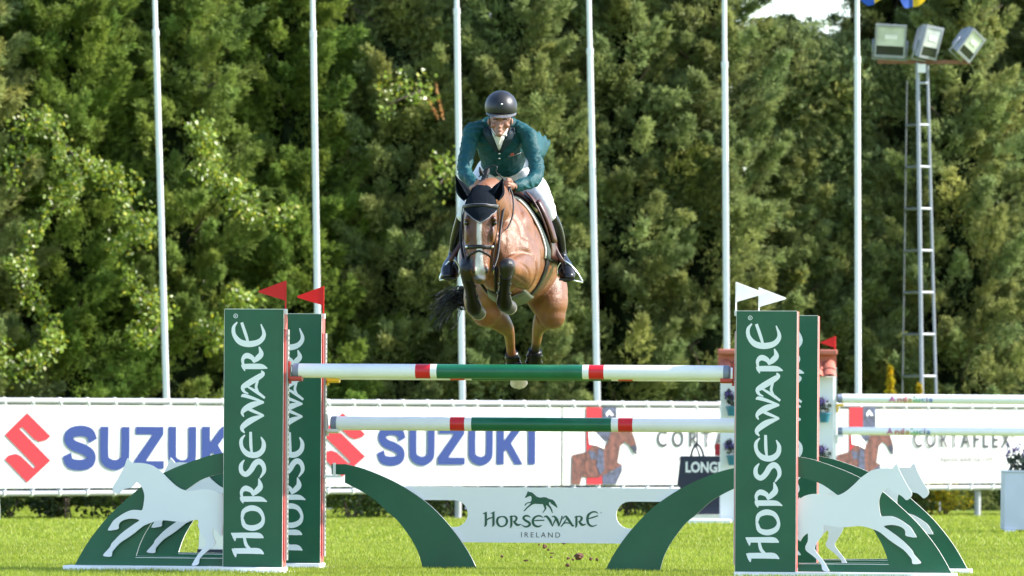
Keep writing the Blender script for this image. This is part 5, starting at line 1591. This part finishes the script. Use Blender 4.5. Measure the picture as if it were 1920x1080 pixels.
# breastplate
strap_pts('martingale', [W(930, 500, 42.80), W(930, 540, 42.82), W(932, 560, 42.95), W(934, 572, 43.2)], 0.012, side=(1, 0, 0), parent=saddle)
for pts in ([(1030, 440, 43.72), (1038, 460, 43.70), (1048, 480, 43.68), (1056, 492, 43.68)], [(872, 440, 43.72), (862, 460, 43.70), (850, 478, 43.68), (844, 490, 43.68)]):
    strap_pts('stirrup_leather', [W(*p) for p in pts], 0.015, 0.004, side=(1, 0, 0), m=M['leather_brown'], parent=saddle)
for pts in ([(1046, 518), (1045, 504), (1050, 494), (1058, 489), (1071, 498), (1084, 514), (1093, 529)], [(860, 517), (861, 503), (856, 492), (848, 487), (838, 494), (829, 509), (824, 525)]):
    bm = bmesh.new(); tube(bm, [W(x, y, 43.70) for x, y in pts], 0.0065, n=7, sub=3)
    tube(bm, [W(pts[0][0], pts[0][1]+1, 43.70), W(pts[-1][0], pts[-1][1]+1, 43.70)], 0.01, n=8, sub=1, flat=(0.035, 0.006), side=(0, 1, 0))
    placebm('stirrup', bm, M['steel'], saddle)

# ------------------------------------------------------------------ rider
rider = empty('person', (ORG.x, ORG.y, 0)); tag(rider, 'rider in teal jacket, white breeches and dark helmet crouching over the horse', 'person')
SKIN = (0.30, 0.145, 0.095)
def arm(sgn, k=1.0):
    if sgn > 0: return [(976, 246, 43.56, 15*k), (990, 256, 43.53, 18*k), (998, 280, 43.48, 16.5*k), (1005, 308, 43.42, 15*k), (1006, 328, 43.34, 14.5*k), (998, 339, 43.26, 14*k), (980, 346, 43.17, 12.5*k), (966, 350, 43.12, 11*k)]
    return [(900, 240, 43.56, 15*k), (886, 248, 43.53, 17.5*k), (879, 272, 43.48, 15.5*k), (873, 300, 43.40, 14.5*k), (871, 320, 43.33, 14*k), (877, 333, 43.24, 13*k), (887, 344, 43.15, 11.5*k), (893, 350, 43.10, 10*k)]
TOR = [(946, 330, 44.02, 40, 32), (944, 312, 43.92, 40, 33), (941, 292, 43.78, 41, 34), (938, 270, 43.65, 46, 33), (937, 252, 43.58, 44, 28), (937, 240, 43.55, 30, 20)]
def leg(sgn, k=1.0, upto=4):
    c = 947
    L_ = [(c+sgn*24, 322, 44.00, 30*k), (c+sgn*42, 338, 43.88, 27*k), (c+sgn*62, 362, 43.74, 22*k), (c+sgn*76, 386, 43.66, 17*k), (c+sgn*82, 402, 43.66, 14*k)]
    if sgn < 0: L_ = [(c-24, 322, 44.00, 30*k), (c-40, 340, 43.88, 25*k), (c-60, 364, 43.74, 20*k), (c-72, 388, 43.66, 15*k), (c-78, 404, 43.66, 13*k)]
    return L_
SH = {1: [(1030, 404, 43.68, 14), (1040, 424, 43.74, 13.5), (1047, 448, 43.82, 12.5), (1052, 470, 43.86, 9.5), (1055, 486, 43.86, 9.5)],
      -1: [(868, 406, 43.68, 13), (862, 428, 43.74, 13), (856, 450, 43.82, 12), (851, 470, 43.86, 9.5), (848, 486, 43.86, 9.5)]}
FT = {1: [(1056, 488, 43.86, 10, 12), (1059, 500, 43.80, 14.5, 16), (1062, 511, 43.72, 17, 16), (1064, 519, 43.66, 14.5, 11)],
      -1: [(848, 486, 43.86, 10, 12), (845, 498, 43.80, 14.5, 16), (843, 509, 43.72, 17, 16), (842, 517, 43.66, 14.5, 11)]}
bm = bmesh.new()
loft_px(bm, [(a, b, c+.01, d*.78, e*.74) for a, b, c, d, e in TOR])
for s in (-1, 1):
    loft_px(bm, arm(s, .66), n=16); loft_px(bm, leg(s, .84), n=16)
    loft_px(bm, [(a, b, c, d*.8) for a, b, c, d in SH[s]], n=14); loft_px(bm, [(a, b, c, d*.8, e*.8) for a, b, c, d, e in FT[s]], n=14)
# neck and head
loft_px(bm, [(937, 250, 43.58, 14, 15), (937, 238, 43.50, 13, 14), (937, 226, 43.43, 13, 14)], n=18)
loft_px(bm, [(939, 204, 43.46, 18, 22), (939, 211, 43.44, 20, 25), (938.5, 220, 43.41, 19, 25), (937.5, 230, 43.375, 17.2, 22), (936.5, 240, 43.33, 13, 16), (936, 249, 43.295, 7.5, 9)], n=24, sub=5)
ball_px(bm, 937, 233, 43.28, 2.8, 5.5, 7); ball_px(bm, 936.8, 238, 43.258, 3.9, 4, 2.6)   # nose
ball_px(bm, 936.5, 244.5, 43.268, 4.2, 3.5, 1.2); ball_px(bm, 936.3, 251.5, 43.28, 5.5, 6, 4)     # lips, chin
ball_px(bm, 937.5, 222, 43.295, 15, 4, 2.4)                                             # brow
for s in (-1, 1):
    ball_px(bm, 938+s*21.5, 228, 43.40, 2.6, 5, 7); ball_px(bm, 938+s*12, 235, 43.31, 6, 8, 5)
# hands: palm, four curled fingers and thumb
def hand(cx, cy, Y, s):
    ball_px(bm, cx, cy, Y, 8, 8.5, 9)
    loft_px(bm, [(cx+s*10, cy+2, Y+0.04, 6.5), (cx+s*3, cy, Y, 7)], n=12)
    for k in range(4):
        f = k/3; y0 = cy-8+f*15
        w_ = 2.5 if k < 3 else 2.1; ln = (1.0, 1.1, 1.05, .85)[k]
        loft_px(bm, [(cx+s*3, y0, Y-0.010, w_), (cx-s*2*ln, y0-0.5, Y-0.034, w_), (cx-s*7*ln, y0+0.3, Y-0.030, w_*.95), (cx-s*9*ln, y0+1, Y-0.006, w_*.88), (cx-s*6, y0+1.2, Y+0.012, w_*.8)], n=10, sub=3)
    loft_px(bm, [(cx+s*5, cy-5, Y-0.005, 2.9), (cx+s*2, cy-11, Y-0.020, 2.7), (cx-s*4, cy-12.5, Y-0.030, 2.3)], n=10, sub=3)
hand(955, 348, 43.06, 1); hand(896, 351, 43.05, -1)
pm = fuse('body', bm, 0.0042, 2)
st = []
def cp(a, b, r0, r1, c, soft): st.append((tuple(W(*a)), tuple(W(*b)), r0, r1, c, soft))
cp((933, 245.5, 43.245), (941, 245.5, 43.245), .007, .007, (0.30, 0.10, 0.08), .006)
for s in (-1, 1):
    cp((938+s*8, 228, 43.28), (938+s*11.5, 228.5, 43.29), .013, .013, (0.09, 0.045, 0.035), .010)  # dark eye sockets: helmet shade painted into the skin
    cp((938+s*13, 236, 43.29), (938+s*14, 240, 43.29), .028, .024, (0.30, 0.125, 0.085), .03)
cp((928, 249, 43.28), (947, 249, 43.28), .034, .034, (0.19, 0.105, 0.08), .04)
paint(pm, SKIN, st)
M['skin'] = mat('skin', (1, 1, 1), 0.5, attr='tint', var=0.06, scale=20, spec=0.4)
pbody = place('body', pm, M['skin'], rider)
for s in (-1, 1):
    bm = bmesh.new(); tube(bm, [W(938+s*(5+i*2), 224.8-1.1*math.sin(i/4*3.14), 43.277+0.003*i) for i in range(5)], 0.0032, n=5, sub=1); placebm('eyebrow', bm, M['mane'], pbody)

from mathutils import noise as mnoise
def cloth_wrinkle(me, amp, fx, fz):
    """creases: ridged noise, stretched across the limb"""
    co = coords(me); n_ = np.empty(len(co)*3, dtype=np.float32); me.vertices.foreach_get('normal', n_); n_ = n_.reshape(-1, 3)
    r = np.empty(len(co))
    for i, c in enumerate(co):
        w = mnoise.noise(Vector((c[0]*5, c[1]*5, c[2]*5)))
        a = mnoise.noise(Vector((c[0]*fx*.22+w*1.2, c[1]*fx*.22, c[2]*fz*.40+w*2.0)))
        b = mnoise.noise(Vector((c[0]*fx*.6+7, c[1]*fx*.5, c[2]*fz*.8+w*2)))
        r[i] = (0.35-abs(a)*2.2)+0.45*(0.3-abs(b)*1.8)
    me.vertices.foreach_set('co', (co+n_*(amp*1.5*np.maximum(r, -0.9))[:, None]).ravel()); me.update()
M['jacket'] = mat('teal_riding_jacket', (0.001, 0.055, 0.063), 0.60, var=0.15, scale=5, bump=0.25, bscale=120, spec=0.3)
M['lapel'] = mat('dark_teal_lapel', (0.002, 0.020, 0.030), 0.6, bump=0.2, bscale=120)
M['breeches'] = mat('white_breeches_cloth', (0.74, 0.73, 0.75), 0.75, bump=0.2, bscale=120, sheen=0.1)
M['riding_boot'] = mat('black_riding_boot_leather', (0.004, 0.004, 0.005), 0.25, spec=0.4, bump=0.15, bscale=40)
bm = bmesh.new()
loft_px(bm, [(943, 303, 43.85, 42, 35), (941, 286, 43.74, 43, 35), (938, 268, 43.65, 48, 34), (937, 252, 43.59, 46, 29), (937, 241, 43.57, 30, 20), (937, 236, 43.56, 20, 16)], n=30, cap=False)
for s in (-1, 1):
    loft_px(bm, arm(s, 1.0), n=20)
loft_px(bm, [(921, 229, 43.56, 8, 12), (908, 234, 43.58, 12, 15), (894, 243, 43.56, 16, 17)]); loft_px(bm, [(955, 231, 43.56, 8, 12), (966, 236, 43.58, 12, 15), (979, 246, 43.56, 16, 17)])
jm = fuse('jacket', bm, 0.0065, 4)
cloth_wrinkle(jm, 0.0058, 44, 50)
JB = BVHTree.FromPolygons([v.co for v in jm.vertices], [tuple(q.vertices) for q in jm.polygons])
def surfY(px, py, dflt):
    o_ = Vector((0, 0, CAM_H)); d_ = (W(px, py, 43.0)-o_).normalized()
    l, n_, i, d = JB.ray_cast(o_, d_)
    return l.y if l is not None else dflt
jacket = place('jacket', jm, M['jacket'], rider)
# flying jacket tails
def sheet(name, rows, m, parent, th=0.004, wr=0.006):
    """rows of (px,py,Y) lists"""
    bm = bmesh.new(); R_ = []
    for j, r in enumerate(rows):
        C = catmull(r, 5); R_.append([bm.verts.new(W(c[0], c[1], c[2])+Vector((0, 0, wr*math.sin(i*1.3+j*2.1)))) for i, c in enumerate(C)])
    for j in range(len(R_)-1):
        for i in range(len(R_[0])-1): bm.faces.new((R_[j][i], R_[j][i+1], R_[j+1][i+1], R_[j+1][i]))
    bmesh.ops.subdivide_edges(bm, edges=bm.edges[:], cuts=1, smooth=0.8)
    bmesh.ops.solidify(bm, geom=bm.faces[:], thickness=th)
    return placebm(name, bm, m, parent)
sheet('jacket_tail', [[(975, 243, 43.75), (994, 248, 43.85), (1008, 249, 43.98), (1020, 256, 44.12), (1030, 264, 44.2)], [(985, 256, 43.70), (1000, 262, 43.85), (1010, 266, 43.92), (1020, 268, 44.05), (1031, 270, 44.15)],
                      [(990, 270, 43.66), (1004, 278, 43.85), (1014, 280, 43.88), (1018, 284, 44.0), (1024, 284, 44.1)], [(995, 285, 43.66), (1006, 292, 43.8), (1013, 296, 43.86), (1016, 294, 43.95), (1018, 298, 44.05)]], M['jacket'], jacket, wr=0.012)
# shirt with stock
def front_patch(name, poly_rows, m, parent, th=0.004):
    bm = bmesh.new(); R_ = [[bm.verts.new(W(*p)) for p in r] for r in poly_rows]
    for j in range(len(R_)-1):
        for i in range(len(R_[0])-1): bm.faces.new((R_[j][i], R_[j][i+1], R_[j+1][i+1], R_[j+1][i]))
    bmesh.ops.recalc_face_normals(bm, faces=bm.faces[:]); bmesh.ops.solidify(bm, geom=bm.faces[:], thickness=th)
    return placebm(name, bm, m, parent)
def chestY(px, py):
    ys = [236, 241, 252, 268, 286, 300]; Yc = np.interp(py, ys, [43.56, 43.57, 43.59, 43.65, 43.74, 43.83]); ra = np.interp(py, ys, [20, 30, 46, 48, 43, 42]); rb = np.interp(py, ys, [16, 20, 29, 34, 35, 35]); cx = np.interp(py, ys, [937, 937, 937, 938, 941, 943])
    k = min(0.98, abs(px-cx)/ra); return surfY(px, py, Yc-rb*43.6/F*math.sqrt(1-k*k))+0.004
M['shirt'] = mat('white_shirt_cloth', (0.74, 0.73, 0.72), 0.7, bump=0.3, bscale=90)
rows = []
for j in range(9):
    y = 241+5*j; hw_ = max(1.0, 16.5*(1-(j/8.2)**1.1)); rows.append([(936+t*hw_, y, chestY(936+t*hw_, y)-0.016-0.012*(1-abs(t))*(1-j/10)) for t in np.linspace(-1, 1, 9)])
shirt = front_patch('shirt', rows, M['shirt'], rider)
bm = bmesh.new(); tube(bm, [W(937+12.5*math.cos(a), 250-1.5*math.sin(a), 43.44-0.05*math.sin(a)) for a in np.linspace(-0.35, 3.5, 15)], 0.01, n=8, sub=1, flat=(0.022, 0.005), side=(0, 0, 1)); placebm('collar', bm, M['shirt'], rider)
bm = bmesh.new(); tube(bm, [W(936, 248, 43.425), W(935, 260, 43.455), W(934.5, 274, 43.49)], [0.016, 0.014, 0.006], n=8, sub=3); placebm('tie', bm, M['shirt'], shirt)
for s in (-1, 1):
    rows = []
    for j in range(10):
        f = j/9; y = 239+46*f; inner = 936+s*(18.5*(1-f)**0.9+0.5); wv = 5+11*math.sin(math.pi*min(1, f*1.05+0.1))*(1 if f < .55 else (1-f)/.45)+1
        rows.append([(inner+s*wv*t, y-2*t*(1 if 0.3 < f < 0.6 else 0), chestY(inner+s*wv*t, y)-0.020) for t in np.linspace(0, 1, 5)])
    front_patch('lapel', rows, M['lapel'], jacket, 0.005)
for y in (288, 297):
    bm = bmesh.new(); ball_px(bm, 936.5, y, chestY(936.5, y)-0.012, 2, 1.5, 2); placebm('button', bm, M['steel'], jacket)
M['badge'] = mat('orange_badge', (0.45, 0.07, 0.03), 0.6)
x_, y_ = 960, 289
bm = bmesh.new(); ball_px(bm, x_, y_, chestY(x_, y_)-0.010, 4, 1.5, 3.2); placebm('badge', bm, M['badge'], jacket)
strap_pts('pocket_edge', [W(x, y, chestY(x, y)-0.012) for x, y in ((952, 293), (962, 292), (970, 289), (977, 286))], 0.003, 0.002, m=M['piping'], parent=jacket)
# breeches
bm = bmesh.new()
loft_px(bm, [(946, 326, 44.0, 44, 36), (944, 310, 43.9, 42, 36), (942, 298, 43.82, 39, 33)], n=26)
for s in (-1, 1): loft_px(bm, leg(s, 1.04), n=22)
bmh = fuse('breeches', bm, 0.0075, 4); cloth_wrinkle(bmh, 0.003, 30, 34)
place('breeches', bmh, M['breeches'], rider)
strap_pts('belt', [W(942+37*math.sin(math.radians(a)), 303, 43.86-0.118*math.cos(math.radians(a))) for a in range(-80, 81, 8)], 0.014, 0.004, m=M['leather_brown'], parent=rider)
for s in (-1, 1):
    bm = bmesh.new(); loft_px(bm, SH[s], n=18); loft_px(bm, FT[s], n=18)
    b = fuse('riding_boot', bm, 0.0065, 3); b = place('riding_boot', b, M['riding_boot'], rider)
    f = FT[s][2]
    bm = bmesh.new(); a_ = W(f[0]-14, f[1]+13, 43.64); box(bm, a_.x, a_.x+28*43.64/F, 43.60, 43.74, a_.z-0.006, a_.z+0.006); placebm('sole', bm, M['leather_black'], b, smooth=False)
# left cuff glove strap: dark watch strap at the right wrist
strap_pts('wrist_strap', [W(964+2*math.cos(a), 351+10.5*math.sin(a), 43.11-0.042*math.cos(a)) for a in np.linspace(0, 6.2832, 13)], 0.008, 0.003, side=(1, 0, 0), parent=rider)

# helmet
M['helmet'] = mat('dark_navy_helmet_shell', (0.008, 0.009, 0.013), 0.42, var=0.1, scale=40, spec=0.5)
M['helmet_panel'] = mat('black_helmet_panel', (0.008, 0.008, 0.010), 0.5)
M['visor'] = mat('grey_helmet_visor', (0.22, 0.23, 0.25), 0.35)
HC = W(939.5, 200, 43.41); hs = 43.4/F
helmet = empty('helmet', HC-Vector((ORG.x, ORG.y, 0))); helmet.parent = rider; helmet.rotation_euler = (math.radians(14), 0, math.radians(2))
def hpt(th, ph, k=1.0):
    """th polar from top, ph azimuth 0 = front (-y)"""
    rx, ry, rz = 30.5*hs, 38*hs, 30*hs
    return Vector((math.sin(th)*math.sin(ph)*rx*k, -math.sin(th)*math.cos(ph)*ry*k, math.cos(th)*rz*k))
bm = bmesh.new(); n, m = 40, 16; R_ = []
for j in range(m+1):
    row = []
    for i in range(n):
        ph = 2*math.pi*i/n; lim = math.radians(104+14*(1-math.cos(ph))/2*1.0+4*math.sin(ph)**2)
        row.append(bm.verts.new(hpt(max(0.02, lim*j/m), ph)))
    R_.append(row)
for j in range(m):
    for i in range(n): bm.faces.new((R_[j][i], R_[j][(i+1) % n], R_[j+1][(i+1) % n], R_[j+1][i]))
bmesh.ops.recalc_face_normals(bm, faces=bm.faces[:]); bmesh.ops.solidify(bm, geom=bm.faces[:], thickness=0.012)
me = bpy.data.meshes.new('shell'); bm.to_mesh(me); bm.free(); link('shell', me, M['helmet'], helmet, smooth=True)
bm = bmesh.new(); R_ = []
for j in range(14):
    th = math.radians(6+94*j/13); row = []
    for i in range(7):
        a = (-1+2*i/6)*(0.16+0.22*j/13)
        row.append(bm.verts.new(hpt(th, a/max(0.35, math.sin(th)), 1.018)))
    R_.append(row)
for j in range(13):
    for i in range(6): bm.faces.new((R_[j][i], R_[j][i+1], R_[j+1][i+1], R_[j+1][i]))
me = bpy.data.meshes.new('centre_panel'); bm.to_mesh(me); bm.free(); link('centre_panel', me, M['helmet_panel'], helmet, smooth=True)
# visor
bm = bmesh.new(); R_ = []
for j in range(6):
    row = []
    for i in range(21):
        ph = math.radians(-72+144*i/20); b0 = hpt(math.radians(103), ph, 1.0)
        ext = 0.050*math.cos(ph*1.2)**1 * (j/5); ext = max(0.0, ext)
        row.append(bm.verts.new(b0+Vector((math.sin(ph)*ext*.4, -math.cos(ph)*ext, -0.012*(j/5)**1.5-0.006))))
    R_.append(row)
for j in range(5):
    for i in range(20): bm.faces.new((R_[j][i], R_[j][i+1], R_[j+1][i+1], R_[j+1][i]))
bmesh.ops.solidify(bm, geom=bm.faces[:], thickness=0.006)
me = bpy.data.meshes.new('visor'); bm.to_mesh(me); bm.free(); link('visor', me, M['visor'], helmet, smooth=True)
bm = bmesh.new(); bmesh.ops.create_icosphere(bm, subdivisions=2, radius=0.0085)
me = bpy.data.meshes.new('emblem'); bm.to_mesh(me); bm.free(); o = link('emblem', me, M['steel'], helmet, smooth=True); o.location = hpt(math.radians(68), 0, 1.03)
# chin straps
for s in (-1, 1):
    strap_pts('chin_strap', [W(938+s*21, 214, 43.38), W(938+s*20.5, 228, 43.355), W(938+s*17.5, 243, 43.34), W(938+s*8, 255.5, 43.33)], 0.006, 0.0025, side=(0, 1, 0), m=M['helmet_panel'], parent=rider)
bm = bmesh.new(); 
for s in (-1, 1): pass
bm.free()
